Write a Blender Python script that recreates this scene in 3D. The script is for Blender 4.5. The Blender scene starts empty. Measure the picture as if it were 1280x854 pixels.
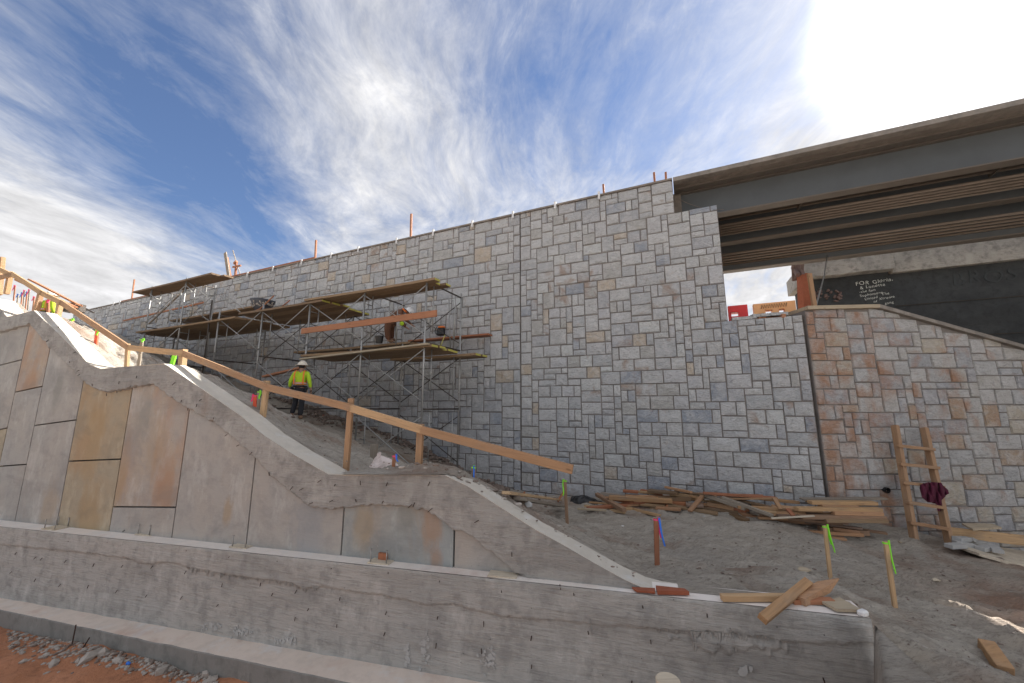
import bpy, bmesh, math, random
import numpy as np
from mathutils import Vector, Matrix, noise as mno
V3 = Vector
A = lambda *a: np.array(a, float)
rnd = random.Random(7)
SC = bpy.context.scene
COL = SC.collection
# ------------------------------------------------------------------ camera, sky, sun, exposure
H = 3.05
F = 480.0
PITCH = math.radians(9.63)
cam = bpy.data.objects.new('camera', bpy.data.cameras.new('camera'))
COL.objects.link(cam); SC.camera = cam
cam.location = (0, 0, H); cam.rotation_euler = (math.pi/2 + PITCH, 0, 0)
cam.data.sensor_width = 36; cam.data.lens = F/1280*36
cam.data.clip_start = .05; cam.data.clip_end = 5000
SUN_EL, SUN_AZ = math.radians(36.3), math.radians(54)      # azimuth measured from +Y towards +X
sd = V3((math.sin(SUN_AZ)*math.cos(SUN_EL), math.cos(SUN_AZ)*math.cos(SUN_EL), math.sin(SUN_EL)))
L = bpy.data.lights.new('sun', 'SUN'); L.energy = 3.1; L.angle = math.radians(.55); L.color = (1, .94, .85)
sun = bpy.data.objects.new('sun', L); COL.objects.link(sun)
sun.rotation_euler = sd.to_track_quat('Z', 'Y').to_euler()
SC.view_settings.view_transform = 'Standard'; SC.view_settings.look = 'None'
SC.view_settings.gamma = 1; SC.view_settings.exposure = 1.98
SC.cycles.use_denoising = True
SC.cycles.max_bounces = 6

# ------------------------------------------------------------------ photograph geometry
def ray(x, y):
    a = (x-640)/F; b = (427-y)/F
    return A(a, math.cos(PITCH)-b*math.sin(PITCH), math.sin(PITCH)+b*math.cos(PITCH))
CO = A(0, 0, H)
def at(x, y, Y):
    r = ray(x, y); return CO + r*Y/r[1]
def hit(x, y, pl):
    r = ray(x, y); return CO + r*(((pl[0]-CO)@pl[1])/(r@pl[1]))
def vplane(vx, x, d):
    u = ray(vx, 427+F*math.tan(PITCH)); u[2] = 0; u /= np.linalg.norm(u)
    n = A(-u[1], u[0], 0); n = n if n[1] > 0 else -n
    return (at(x, 508, d), n, -u)
def off(pl, o): return (pl[0]-pl[1]*o, pl[1], pl[2])
MAIN = vplane(-430, 1003, 7.5)
PAN = vplane(-850, 640, 4.08)
P0 = MAIN[0]; NM = MAIN[1]; UM = MAIN[2]
PAN_W = vplane(-850, 640, 4.08)
NP_ = PAN[1]; UP_ = PAN[2]
_j = hit(1017.2, 500, MAIN)                                 # the open joint between the walls
UEND = (_j-P0)@UM; YR = _j[1]-.02; XR = _j[0]+.035            # the wing wall stands square to the view
RIGHT = (A(XR, YR, 0), A(0, 1, 0), A(1, 0, 0))
def wallpt(u, z, o=0): return A(P0[0]+UM[0]*u-NM[0]*o, P0[1]+UM[1]*u-NM[1]*o, z)
def uz(pl, x, y):
    p = hit(x, y, pl); return (p-pl[0])@pl[2], p[2]

# ------------------------------------------------------------------ node helpers
def newmat(name):
    m = bpy.data.materials.new(name); m.use_nodes = True
    nt = m.node_tree
    for n in list(nt.nodes): nt.nodes.remove(n)
    out = nt.nodes.new('ShaderNodeOutputMaterial'); b = nt.nodes.new('ShaderNodeBsdfPrincipled')
    nt.links.new(b.outputs[0], out.inputs[0])
    return m, nt, b
class NT:
    def __init__(s, nt): s.nt = nt
    def n(s, t, **k):
        x = s.nt.nodes.new(t)
        for a, v in k.items(): setattr(x, a, v)
        return x
    def link(s, a, b): s.nt.links.new(a, b)
    def setin(s, sock, v):
        if hasattr(v, 'is_output') or isinstance(v, bpy.types.NodeSocket): s.link(v, sock)
        else: sock.default_value = v
    def math(s, op, a, b=None, c=None, clamp=False):
        x = s.n('ShaderNodeMath', operation=op); x.use_clamp = clamp
        s.setin(x.inputs[0], a)
        if b is not None: s.setin(x.inputs[1], b)
        if c is not None: s.setin(x.inputs[2], c)
        return x.outputs[0]
    def vmath(s, op, a, b=None):
        x = s.n('ShaderNodeVectorMath', operation=op); s.setin(x.inputs[0], a)
        if b is not None: s.setin(x.inputs[1], b)
        return x.outputs['Value'] if op == 'DOT_PRODUCT' else x.outputs[0]
    def noise(s, vec, scale, detail=5, rough=.55, dist=0):
        x = s.n('ShaderNodeTexNoise'); s.link(vec, x.inputs['Vector'])
        x.inputs['Scale'].default_value = scale; x.inputs['Detail'].default_value = detail
        x.inputs['Roughness'].default_value = rough; x.inputs['Distortion'].default_value = dist
        return x.outputs['Fac']
    def ramp(s, fac, stops, interp='LINEAR'):
        x = s.n('ShaderNodeValToRGB'); s.setin(x.inputs[0], fac); r = x.color_ramp; r.interpolation = interp
        while len(r.elements) > 1: r.elements.remove(r.elements[0])
        r.elements[0].position = stops[0][0]; c = stops[0][1]
        r.elements[0].color = (*c, 1) if hasattr(c, '__len__') else (c, c, c, 1)
        for p_, c in stops[1:]:
            e = r.elements.new(p_); e.color = (*c, 1) if hasattr(c, '__len__') else (c, c, c, 1)
        return x.outputs[0]
    def step(s, fac, a, b):
        return s.ramp(fac, [(a, 0.0), (b, 1.0)])
    def mix(s, f, a, b, mode='MIX'):
        x = s.n('ShaderNodeMix', data_type='RGBA', blend_type=mode)
        s.setin(x.inputs['Factor'], f)
        for sk, v in ((x.inputs['A'], a), (x.inputs['B'], b)):
            if isinstance(v, (tuple, list)): sk.default_value = (*v, 1)
            elif isinstance(v, float): sk.default_value = (v, v, v, 1)
            else: s.link(v, sk)
        return x.outputs['Result']
    def mapping(s, vec, scale=(1, 1, 1), rot=(0, 0, 0), loc=(0, 0, 0)):
        x = s.n('ShaderNodeMapping'); s.link(vec, x.inputs[0])
        x.inputs['Scale'].default_value = scale; x.inputs['Rotation'].default_value = rot; x.inputs['Location'].default_value = loc
        return x.outputs[0]
    def bump(s, h, strength=.5, dist=.01, normal=None):
        x = s.n('ShaderNodeBump'); x.inputs['Strength'].default_value = strength; x.inputs['Distance'].default_value = dist
        s.link(h, x.inputs['Height'])
        if normal: s.link(normal, x.inputs['Normal'])
        return x.outputs[0]

# ------------------------------------------------------------------ world
W = bpy.data.worlds.new('World'); SC.world = W; W.use_nodes = True
nt = W.node_tree; g = NT(nt)
bg = nt.nodes['Background']
sky = g.n('ShaderNodeTexSky', sky_type='NISHITA'); sky.sun_disc = False
sky.sun_elevation = SUN_EL; sky.sun_rotation = SUN_AZ; sky.air_density = 1.0; sky.dust_density = .6; sky.ozone_density = 2.5
tc = g.n('ShaderNodeTexCoord').outputs['Generated']
sep = g.n('ShaderNodeSeparateXYZ'); g.link(tc, sep.inputs[0])
zz = g.math('ADD', g.math('MAXIMUM', sep.outputs[2], 0.0), .22)
cb = g.n('ShaderNodeCombineXYZ')
g.link(g.math('DIVIDE', sep.outputs[0], zz), cb.inputs[0]); g.link(g.math('DIVIDE', sep.outputs[1], zz), cb.inputs[1])
pl_ = cb.outputs[0]
def lobe(x, y, deg):
    d = ray(x, y); d /= np.linalg.norm(d)
    c = g.vmath('DOT_PRODUCT', tc, tuple(d))
    k = 1/(1-math.cos(math.radians(deg)))
    return g.math('EXPONENT', g.math('MULTIPLY', g.math('SUBTRACT', c, 1.0), k))
wv = g.n('ShaderNodeTexNoise'); wv.inputs['Scale'].default_value = .9; wv.inputs['Detail'].default_value = 2
g.link(pl_, wv.inputs['Vector'])
warp = g.vmath('ADD', pl_, g.vmath('MULTIPLY', g.vmath('SUBTRACT', wv.outputs['Color'], (.5, .5, .5)), (.55, .55, 0)))
streak = g.noise(g.mapping(warp, (1.4, .75, 1), (0, 0, math.radians(12))), 1.7, 10, .66, .15)
puff = g.noise(g.mapping(warp, (1.2, .8, 1), (0, 0, math.radians(20))), 7.0, 9, .66, .3)
fine = g.noise(g.mapping(warp, (2.4, 1.0, 1), (0, 0, math.radians(-20))), 6.0, 9, .68, .6)
cov = g.math('ADD', g.math('MULTIPLY', streak, .62), g.math('MULTIPLY', puff, .34))
cov = g.math('ADD', g.math('ADD', cov, .20), g.math('MULTIPLY', fine, .42))
WIDE = True
def add(v, s):
    global cov
    cov = g.math('ADD', cov, g.math('MULTIPLY', v, s))
for x, y, d, s_ in [(640, 230, 42, -.165), (215, 205, 10, -.26), (40, 50, 15, -.24), (250, 30, 12, -.14), (690, 60, 9, -.13), (650, 140, 7, -.10), (800, 110, 8, -.13), (320, 290, 8, -.16),
                   (60, 270, 11, .20), (450, 150, 12, .10), (560, 250, 14, .12), (1000, 100, 14, .06), (1250, 10, 12, .16), (900, 40, 12, -.12), (60, 350, 12, .16), (940, 320, 12, .2), (450, 310, 8, .05)]:
    add(lobe(x, y, d), s_)
cl = g.ramp(cov, [(.48, 0.0), (.64, .22), (.82, .62), (1.02, 1.0)])
sunv = g.vmath('DOT_PRODUCT', tc, tuple(sd))
sp = g.math('MAXIMUM', sunv, 0.0)
glow = g.math('ADD', g.math('MULTIPLY', g.math('POWER', sp, 340.0), 190.0), g.math('MULTIPLY', g.math('POWER', sp, 12.0), .12))
clb = g.math('ADD', glow, g.math('ADD', .95, g.math('MULTIPLY', puff, 2.15)))
ccol = g.n('ShaderNodeVectorMath', operation='SCALE'); ccol.inputs[0].default_value = (1.0, .995, 1.01); g.link(clb, ccol.inputs['Scale'])
skyb = g.vmath('MULTIPLY', sky.outputs[0], (.235, .265, .31))
skyb = g.vmath('ADD', skyb, (.085, .105, .17))
res = g.mix(cl, skyb, ccol.outputs[0])
g.link(res, bg.inputs[0]); bg.inputs[1].default_value = .105

# ------------------------------------------------------------------ materials
def pos(g): return g.n('ShaderNodeNewGeometry').outputs['Position']
def orand(g):
    r = g.n('ShaderNodeObjectInfo').outputs['Random']
    a = g.n('ShaderNodeAttribute', attribute_name='rnd').outputs['Fac']
    return g.math('FRACT', g.math('ADD', r, a))
def concrete(name, base, warm=(.30, .25, .21), ang=0, grain=1.0, rust=.0, rustcol=(.34, .16, .05), pits=.5, seed=0, dark=.6, bumpk=.35, spots=()):
    m, nt, b = newmat(name); g = NT(nt); p = pos(g)
    pr = g.mapping(p, (1, 1, 1), (0, 0, -ang), (seed*3.1, seed*1.7, seed))
    gr = g.noise(g.mapping(pr, (1.3, 1.3, 15)), 3.4, 8, .72, .35)           # board grain, horizontal
    big = g.noise(pr, 1.1, 5, .6, .4)
    med = g.noise(pr, 6, 6, .65)
    fin = g.noise(pr, 60, 4, .7)
    c = g.mix(g.step(big, .38, .66), base, warm)
    c = g.mix(g.math('MULTIPLY', g.step(med, .48, .64), .7), c, tuple(x*dark for x in base))
    c = g.mix(g.math('MULTIPLY', g.step(gr, .53, .62), .42*grain), c, tuple(x*.48 for x in base))
    c = g.mix(g.math('MULTIPLY', g.step(gr, .3, .46), -.35*grain), c, base) if False else c
    pale = g.noise(g.mapping(pr, (1.6, 1.6, .7), loc=(5, 5, 5)), 2.2, 7, .7)
    c = g.mix(g.math('MULTIPLY', g.step(pale, .54, .66), .55), c, tuple(min(.7, x*1.45) for x in base))
    if rust:
        rn = g.noise(g.mapping(pr, (1, 1, .35), loc=(9, 2, 1)), 1.9, 5, .6, .3)
        c = g.mix(g.math('MULTIPLY', g.step(rn, .62-.2*rust, .78-.12*rust), min(.85, .3+.5*rust)), c, rustcol)
    for (c0, rad, st, col) in spots:      # a stain where water ran or a tie rusted
        v = g.vmath('SUBTRACT', p, tuple(c0)); v = g.vmath('MULTIPLY', v, (1, 1, .55)); ln = g.n('ShaderNodeVectorMath', operation='LENGTH'); g.link(v, ln.inputs[0])
        nz = g.noise(g.mapping(pr, (1, 1, .5)), 5, 6, .65, .4)
        f = g.math('SUBTRACT', g.math('ADD', 1.0, g.math('MULTIPLY', g.math('SUBTRACT', nz, .5), 1.5)), g.math('DIVIDE', ln.outputs['Value'], rad), clamp=True)
        c = g.mix(g.math('MULTIPLY', g.step(f, .05, .6), st), c, col)
    damp = g.noise(g.mapping(pr, (.7, .7, 1.3), loc=(2, 8, 3)), 1.3, 6, .62, .5)
    c = g.mix(g.math('MULTIPLY', g.step(damp, .50, .60), .33 if base[0] < .5 else .08), c, tuple(x*.5 for x in base))
    vo = g.n('ShaderNodeTexVoronoi'); vo.inputs['Scale'].default_value = 14; g.link(pr, vo.inputs['Vector'])
    pit = g.step(vo.outputs['Distance'], .05, .085)
    keep = g.step(g.noise(pr, 5, 2), .54, .6)
    pitm = g.math('MULTIPLY', g.math('SUBTRACT', 1.0, pit), keep)
    c = g.mix(g.math('MULTIPLY', pitm, pits), c, tuple(x*.3 for x in base))
    c = g.mix(g.math('MULTIPLY', fin, .25), c, tuple(x*.7 for x in base))
    g.link(c, b.inputs['Base Color']); b.inputs['Roughness'].default_value = .88
    h = g.math('ADD', g.math('MULTIPLY', gr, .9*grain), g.math('ADD', g.math('MULTIPLY', med, .5), g.math('MULTIPLY', fin, .18)))
    h = g.math('SUBTRACT', h, g.math('MULTIPLY', pitm, .9))
    g.link(g.bump(h, min(1, bumpk*1.5), .03), b.inputs['Normal'])
    return m
ANG_P = math.atan2(UP_[1], UP_[0]); ANG_M = math.atan2(UM[1], UM[0])
M = {}
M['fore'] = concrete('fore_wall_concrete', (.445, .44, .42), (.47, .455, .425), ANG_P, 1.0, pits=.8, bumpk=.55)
M['coping'] = concrete('coping_concrete', (.385, .375, .355), (.405, .385, .36), ANG_P, 1.0, rust=.12, seed=3, bumpk=.55)
M['top'] = concrete('clean_top_concrete', (.62, .575, .50), (.58, .53, .45), ANG_P, .2, seed=5, dark=.85, bumpk=.5)
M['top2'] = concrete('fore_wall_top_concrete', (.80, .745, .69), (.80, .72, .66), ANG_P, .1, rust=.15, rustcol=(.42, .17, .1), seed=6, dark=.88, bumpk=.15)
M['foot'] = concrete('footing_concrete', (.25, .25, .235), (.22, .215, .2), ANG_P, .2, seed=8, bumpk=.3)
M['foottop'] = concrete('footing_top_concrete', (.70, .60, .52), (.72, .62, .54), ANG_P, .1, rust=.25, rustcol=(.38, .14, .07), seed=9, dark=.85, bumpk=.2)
M['panel'] = concrete('panel_concrete', (.37, .365, .35), (.39, .36, .325), ANG_P, .22, rust=.12, rustcol=(.36, .24, .14), seed=11, bumpk=.3, spots=[(hit(285, 640, PAN), .12, .6, (.36, .25, .13)), (hit(72, 490, PAN), .22, .6, (.22, .225, .20)), (hit(385, 660, PAN), .35, .5, (.26, .285, .31)), (hit(60, 640, PAN), .3, .4, (.36, .25, .13))], pits=.4, dark=.8)
M['panel_blue'] = concrete('bluish_panel_concrete', (.31, .335, .335), (.37, .35, .315), ANG_P, .22, rust=.5, rustcol=(.36, .22, .11), seed=12, bumpk=.3, spots=[(hit(455, 655, PAN), .17, .6, (.34, .26, .16)), (hit(540, 660, PAN), .15, .6, (.38, .22, .12)), (hit(508, 648, PAN), .14, .6, (.22, .225, .20)), (hit(545, 700, PAN), .1, .55, (.38, .20, .10))], dark=.8)
M['panel_rust'] = concrete('rust_stained_panel_concrete', (.38, .355, .33), (.42, .34, .26), ANG_P, .22, rust=.62, rustcol=(.42, .22, .11), seed=13, bumpk=.3, spots=[(hit(208, 612, PAN), .30, .62, (.38, .20, .10)), (hit(150, 600, PAN), .25, .5, (.36, .25, .13)), (hit(36, 482, PAN), .30, .62, (.38, .20, .10)), (hit(195, 560, PAN), .3, .35, (.36, .25, .13)), (hit(180, 520, PAN), .25, .5, (.22, .225, .20))], dark=.85)
M['panel_tan'] = concrete('tan_stained_panel_concrete', (.36, .315, .235), (.39, .295, .19), ANG_P, .22, rust=.5, rustcol=(.33, .19, .08), seed=14, bumpk=.3, spots=[(hit(115, 545, PAN), .45, .7, (.36, .25, .13)), (hit(100, 560, PAN), .3, .4, (.36, .22, .12)), (hit(110, 655, PAN), .4, .7, (.36, .25, .13))], dark=.85)
M['old'] = concrete('old_bridge_concrete', (.33, .315, .29), (.42, .39, .35), ANG_M, 1.0, seed=17, dark=.45, bumpk=.6)
M['oldwall'] = concrete('dark_painted_beam', (.036, .040, .044), (.052, .056, .058), ANG_M, .5, seed=18, bumpk=.3)
M['deck'] = concrete('deck_concrete', (.27, .235, .205), (.21, .18, .155), ANG_M, .5, seed=19)
M['fascia'] = concrete('fascia_concrete', (.27, .245, .22), (.25, .22, .19), ANG_M, .3, seed=20)
M['dark'] = concrete('joint_backing', (.05, .042, .036), (.04, .034, .03), 0, 0, seed=21)
M['mortar'] = concrete('raked_mortar', (.24, .22, .205), (.20, .18, .165), ANG_M, 0, seed=22)

def stone_mat(name, rusty, exclude=False):
    m, nt, b = newmat(name); g = NT(nt); p = pos(g); r = orand(g)
    cbn = g.n('ShaderNodeCombineXYZ'); g.link(g.math('MULTIPLY', r, 37.0), cbn.inputs[0]); g.link(g.math('MULTIPLY', r, 91.0), cbn.inputs[1])
    q = g.vmath('ADD', p, cbn.outputs[0])
    if rusty:
        stops = [(0, (.42, .42, .42)), (.12, (.45, .435, .415)), (.22, (.37, .38, .40)), (.32, (.49, .48, .47)), (.44, (.44, .42, .39)), (.54, (.43, .43, .43)),
                 (.63, (.47, .42, .345)), (.69, (.38, .38, .40)), (.80, (.48, .47, .455)), (.90, (.45, .44, .43)), (.955, (.42, .32, .235))]
    else:
        stops = [(0, (0.428, 0.444, 0.461)), (.15, (0.477, 0.486, 0.498)), (.27, (0.401, 0.415, 0.441)), (.40, (0.532, 0.543, 0.550)), (.5, (0.457, 0.465, 0.469)), (.62, (0.311, 0.343, 0.396)),
                 (.68, (0.497, 0.508, 0.514)), (.8, (0.415, 0.415, 0.403)), (.86, (0.485, 0.494, 0.514)), (.92, (0.541, 0.560, 0.560)), (.955, (0.497, 0.428, 0.345)), (.985, (0.428, 0.444, 0.461))]
    c = g.ramp(r, stops, 'CONSTANT')
    n1 = g.noise(q, 4.5, 7, .68, .8); n2 = g.noise(q, 2.0, 4, .6, .5); n3 = g.noise(q, 38, 4, .7)
    veins = g.noise(g.mapping(q, (1, 1, 2.2), (.2, .3, .4)), 7, 8, .72, 1.5)
    c = g.mix(g.math('MULTIPLY', g.step(n1, .42, .62), .5), c, (.60, .60, .60))
    c = g.mix(g.math('MULTIPLY', g.step(veins, .52, .64), .6), c, (.26, .255, .255))
    c = g.mix(g.math('MULTIPLY', g.step(n3, .5, .8), .25), c, (.12, .12, .12))
    # iron staining: whole stones and places where water ran down
    big = g.noise(p, .55, 3, .5)
    if rusty:
        sx = g.n('ShaderNodeSeparateXYZ'); g.link(p, sx.inputs[0])
        near = g.math('SUBTRACT', 1.0, g.math('MULTIPLY', g.math('SUBTRACT', sx.outputs[0], 5.7), .30), clamp=True)
        run = g.noise(g.mapping(p, (1.5, 1.5, .4)), 1.5, 5, .6, .3)
        f = g.math('ADD', g.math('MULTIPLY', near, .13), g.math('ADD', g.math('MULTIPLY', n2, .62), g.math('MULTIPLY', run, .42)))
        c = g.mix(g.math('MULTIPLY', g.step(f, .55, .72), .8), c, (.37, .185, .095))
    else:
        f = g.math('ADD', g.math('MULTIPLY', n2, .8), g.math('MULTIPLY', big, .5))
        c = g.mix(g.math('MULTIPLY', g.step(f, .74, .84), .6), c, (.30, .19, .12))
    g.link(c, b.inputs['Base Color']); b.inputs['Roughness'].default_value = .85
    h = g.math('ADD', g.math('MULTIPLY', n1, 1.0), g.math('ADD', g.math('MULTIPLY', veins, .9), g.math('MULTIPLY', n3, .2)))
    g.link(g.bump(h, .95, .05), b.inputs['Normal'])
    return m
M['stone'] = stone_mat('grey_granite', False)
M['stone_r'] = stone_mat('rust_streaked_granite', True)

def wood_mat(name, stops, rough=.75, weather=.35):
    m, nt, b = newmat(name); g = NT(nt)
    tc = g.n('ShaderNodeTexCoord').outputs['Object']; r = orand(g)
    cbn = g.n('ShaderNodeCombineXYZ')
    for i in range(3): g.link(g.math('MULTIPLY', r, (31., 17., 53.)[i]), cbn.inputs[i])
    q = g.vmath('ADD', tc, cbn.outputs[0])
    gr = g.noise(g.mapping(q, (1.2, 22, 22)), 2.2, 6, .6, .9)
    bl = g.noise(g.mapping(q, (2, 5, 5)), 1.6, 5, .65)
    c = g.ramp(r, stops, 'CONSTANT')
    c = g.mix(g.math('MULTIPLY', g.step(gr, .45, .7), .45), c, (.13, .065, .03))
    c = g.mix(g.math('MULTIPLY', g.step(bl, .5, .75), weather), c, (.26, .22, .18))
    kn = g.n('ShaderNodeTexVoronoi'); kn.inputs['Scale'].default_value = 3.2; g.link(g.mapping(q, (1, 3, 3)), kn.inputs['Vector'])
    c = g.mix(g.math('MULTIPLY', g.math('SUBTRACT', 1.0, g.step(kn.outputs['Distance'], .05, .13)), .6), c, (.09, .045, .02))
    g.link(c, b.inputs['Base Color']); b.inputs['Roughness'].default_value = rough
    g.link(g.bump(gr, .35, .006), b.inputs['Normal'])
    return m
M['wood'] = wood_mat('pine_lumber', [(0, (.47, .30, .155)), (.3, (.40, .235, .115)), (.55, (.52, .345, .19)), (.8, (.37, .22, .12))], weather=.45)
M['form'] = wood_mat('used_form_lumber', [(0, (.44, .245, .13)), (.14, (.30, .19, .12)), (.28, (.48, .29, .16)), (.42, (.36, .20, .11)), (.52, (.24, .17, .13)), (.64, (.47, .27, .15)),
                                           (.76, (.40, .17, .08)), (.86, (.55, .38, .22)), (.94, (.31, .27, .23))])
M['oldpine'] = wood_mat('weathered_brown_pine', [(0, (.36, .22, .125)), (.4, (.31, .18, .10)), (.75, (.40, .26, .155))], weather=.5)
M['redwood'] = wood_mat('reddish_lumber', [(0, (.34, .13, .065)), (.5, (.40, .17, .085))], weather=.15)
M['plank'] = wood_mat('scaffold_plank', [(0, (.20, .125, .066)), (.3, (.25, .165, .09)), (.6, (.17, .11, .062)), (.8, (.28, .19, .11))], weather=.25)
M['plankpale'] = wood_mat('pale_plank', [(0, (.42, .35, .25)), (.5, (.48, .40, .29))], weather=.4)
M['greywood'] = wood_mat('weathered_grey_wood', [(0, (.25, .22, .18)), (.5, (.29, .25, .20))], weather=.5)
M['palewood'] = wood_mat('pale_plywood', [(0, (.58, .50, .38)), (.5, (.60, .53, .42))], weather=.3)

def plain(name, col, rough=.6, metal=0, var=.25, scale=9, bump=.1, emit=None):
    m, nt, b = newmat(name); g = NT(nt); p = pos(g)
    n = g.noise(p, scale, 5, .6)
    g.link(g.mix(g.math('MULTIPLY', g.step(n, .35, .75), var), col, tuple(x*.45 for x in col)), b.inputs['Base Color'])
    b.inputs['Roughness'].default_value = rough; b.inputs['Metallic'].default_value = metal
    g.link(g.bump(n, bump, .01), b.inputs['Normal'])
    return m
M['galv'] = plain('galvanised_tube', (.38, .38, .37), .45, .55, .35, 14)
M['darkmetal'] = plain('dark_steel', (.09, .075, .065), .6, .4, .4, 14)
M['rebar'] = plain('rusty_rebar', (.055, .03, .022), .8, .2, .4, 40)
M['girder'] = plain('painted_steel_girder', (.10, .112, .122), .55, .0, .35, 1.6, .06)
M['girder_edge'] = plain('weathered_flange', (.15, .13, .112), .6, 0, .4, 3)
M['pipe'] = plain('soffit_conduit', (.20, .165, .135), .6, 0, .35, 4)
M['hivis'] = plain('lime_cloth', (.44, .66, .03), .85, 0, .12, 12, .3)
M['stripe'] = plain('orange_trim', (.80, .20, .04), .8, 0, .1, 12)
M['reflect'] = plain('grey_reflective_tape', (.45, .42, .40), .5, 0, .1, 12)
M['black'] = plain('dark_denim', (.018, .019, .024), .9, 0, .3, 20, .3)
M['boot'] = plain('brown_leather', (.20, .12, .07), .7, 0, .3, 20)
M['skin'] = plain('skin', (.35, .20, .14), .6, 0, .1, 20)
M['hat'] = plain('cream_hard_hat', (.66, .60, .50), .4, 0, .08, 8, 0)
M['white'] = plain('white_plastic', (.72, .72, .72), .5, 0, .08, 8)
M['brownpants'] = plain('brown_work_trousers', (.16, .075, .045), .9, 0, .3, 14, .3)
M['tubm'] = plain('mortar_splashed_tub', (.045, .05, .065), .5, 0, .0, 9)
M['maroon'] = plain('maroon_cloth', (.085, .008, .03), .95, 0, .35, 9, .4)
M['lime'] = plain('lime_flagging', (.24, .80, .03), .6, 0, .05, 9, 0)
M['pink'] = plain('pink_flagging', (.90, .06, .22), .6, 0, .05, 9, 0)
M['blueflag'] = plain('blue_flagging', (.03, .18, .70), .6, 0, .05, 9, 0)
M['orangef'] = plain('orange_paint', (.80, .12, .05), .7, 0, .1, 9, 0)
M['yellow'] = plain('yellow_edge_paint', (.50, .46, .10), .7, 0, .3, 9, 0)
M['redplastic'] = plain('red_plastic', (.80, .03, .03), .4, 0, .12, 3)
M['orangeplastic'] = plain('faded_orange_plastic', (.90, .46, .20), .5, 0, .25, 3)
M['blackplastic'] = plain('black_sheeting', (.02, .02, .022), .35, 0, .2, 9, .5)
M['paper'] = plain('crumpled_pale_sack', (.72, .62, .58), .8, 0, .12, 9, .4)
M['block'] = plain('pale_grey_block', (.42, .42, .41), .85, 0, .25, 12, .3)
M['chalk'] = plain('white_chalk_paint', (.75, .77, .72), .9, 0, .1, 30, 0)
M['ink'] = plain('dark_marker', (.06, .03, .02), .9, 0, .1, 30, 0)
M['bark'] = plain('bare_twig_bark', (.16, .11, .10), .9, 0, .3, 9)
M['rockg'] = plain('broken_concrete', (.40, .36, .32), .9, 0, .5, 6, .6)
M['rockd'] = plain('dirty_rubble', (.22, .17, .14), .9, 0, .5, 8, .6)
M['brickp'] = plain('rust_red_brick', (.30, .09, .045), .9, 0, .4, 12, .4)

def soil_mat(name):
    m, nt, b = newmat(name); g = NT(nt); p = pos(g)
    q = g.mapping(p, (.8, 3.0, 1.6), (0, 0, math.radians(24)))
    n0 = g.noise(p, .55, 4, .55, .3); n1 = g.noise(q, 1.5, 8, .66, .7); n2 = g.noise(q, 7, 9, .75, .8); n4 = g.noise(q, 22, 6, .7, .5); n3 = g.noise(p, 55, 5, .75)
    c = g.mix(g.step(n1, .36, .64), (.44, .385, .32), (.58, .53, .46))
    c = g.mix(g.math('MULTIPLY', g.step(n2, .48, .66), .5), c, (.25, .215, .185))
    c = g.mix(g.math('MULTIPLY', g.step(n0, .52, .68), .4), c, (.42, .395, .365))
    red = g.noise(g.mapping(p, (1, 1, 1), loc=(3, 7, 1)), .8, 5, .6, .4)
    c = g.mix(g.math('MULTIPLY', g.step(red, .52, .66), .6), c, (.25, .135, .08))
    # red clay towards the near right of the slope
    d = g.n('ShaderNodeVectorMath', operation='DISTANCE'); g.link(p, d.inputs[0]); d.inputs[1].default_value = (6.4, 3.9, .6)
    nr = g.math('SUBTRACT', 1.0, g.math('MULTIPLY', d.outputs['Value'], .42), clamp=True)
    c = g.mix(g.math('MULTIPLY', nr, g.step(n1, .35, .6)), c, (.34, .15, .075))
    c = g.mix(g.math('MULTIPLY', g.step(n3, .5, .8), .45), c, (.48, .43, .37))
    c = g.mix(g.math('MULTIPLY', g.step(n4, .52, .62), .45), c, (.17, .14, .115))
    h = g.math('ADD', g.math('MULTIPLY', n2, 1.0), g.math('ADD', g.math('MULTIPLY', n1, 1.0), g.math('ADD', g.math('MULTIPLY', n4, .5), g.math('MULTIPLY', n3, .25))))
    g.link(c, b.inputs['Base Color']); b.inputs['Roughness'].default_value = .95
    g.link(g.bump(h, .9, .07), b.inputs['Normal'])
    return m
M['soil'] = soil_mat('trampled_grey_soil')
def clay_mat():
    m, nt, b = newmat('red_clay_pale_far'); g = NT(nt); p = pos(g)
    n1 = g.noise(p, 1.3, 7, .65, .4); n2 = g.noise(p, 9, 7, .7, .5); n3 = g.noise(p, 60, 4, .7)
    c = g.mix(g.step(n1, .35, .65), (.50, .225, .12), (.39, .165, .08))
    d = g.n('ShaderNodeVectorMath', operation='DISTANCE'); g.link(p, d.inputs[0]); d.inputs[1].default_value = (-4, 4, 0)
    c = g.mix(g.step(g.math('MULTIPLY', d.outputs['Value'], .1), .45, 1.0), c, (.45, .41, .36))  # unseen far ground made pale to bounce fill light onto the shaded faces
    c = g.mix(g.math('MULTIPLY', g.step(n2, .5, .72), .6), c, (.17, .07, .035))
    c = g.mix(g.math('MULTIPLY', g.step(n3, .58, .8), .5), c, (.45, .25, .15))
    g.link(c, b.inputs['Base Color']); b.inputs['Roughness'].default_value = .95
    g.link(g.bump(g.math('ADD', n2, g.math('ADD', n1, g.math('MULTIPLY', n3, .3))), .8, .05), b.inputs['Normal'])
    return m
M['clay'] = clay_mat()

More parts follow.
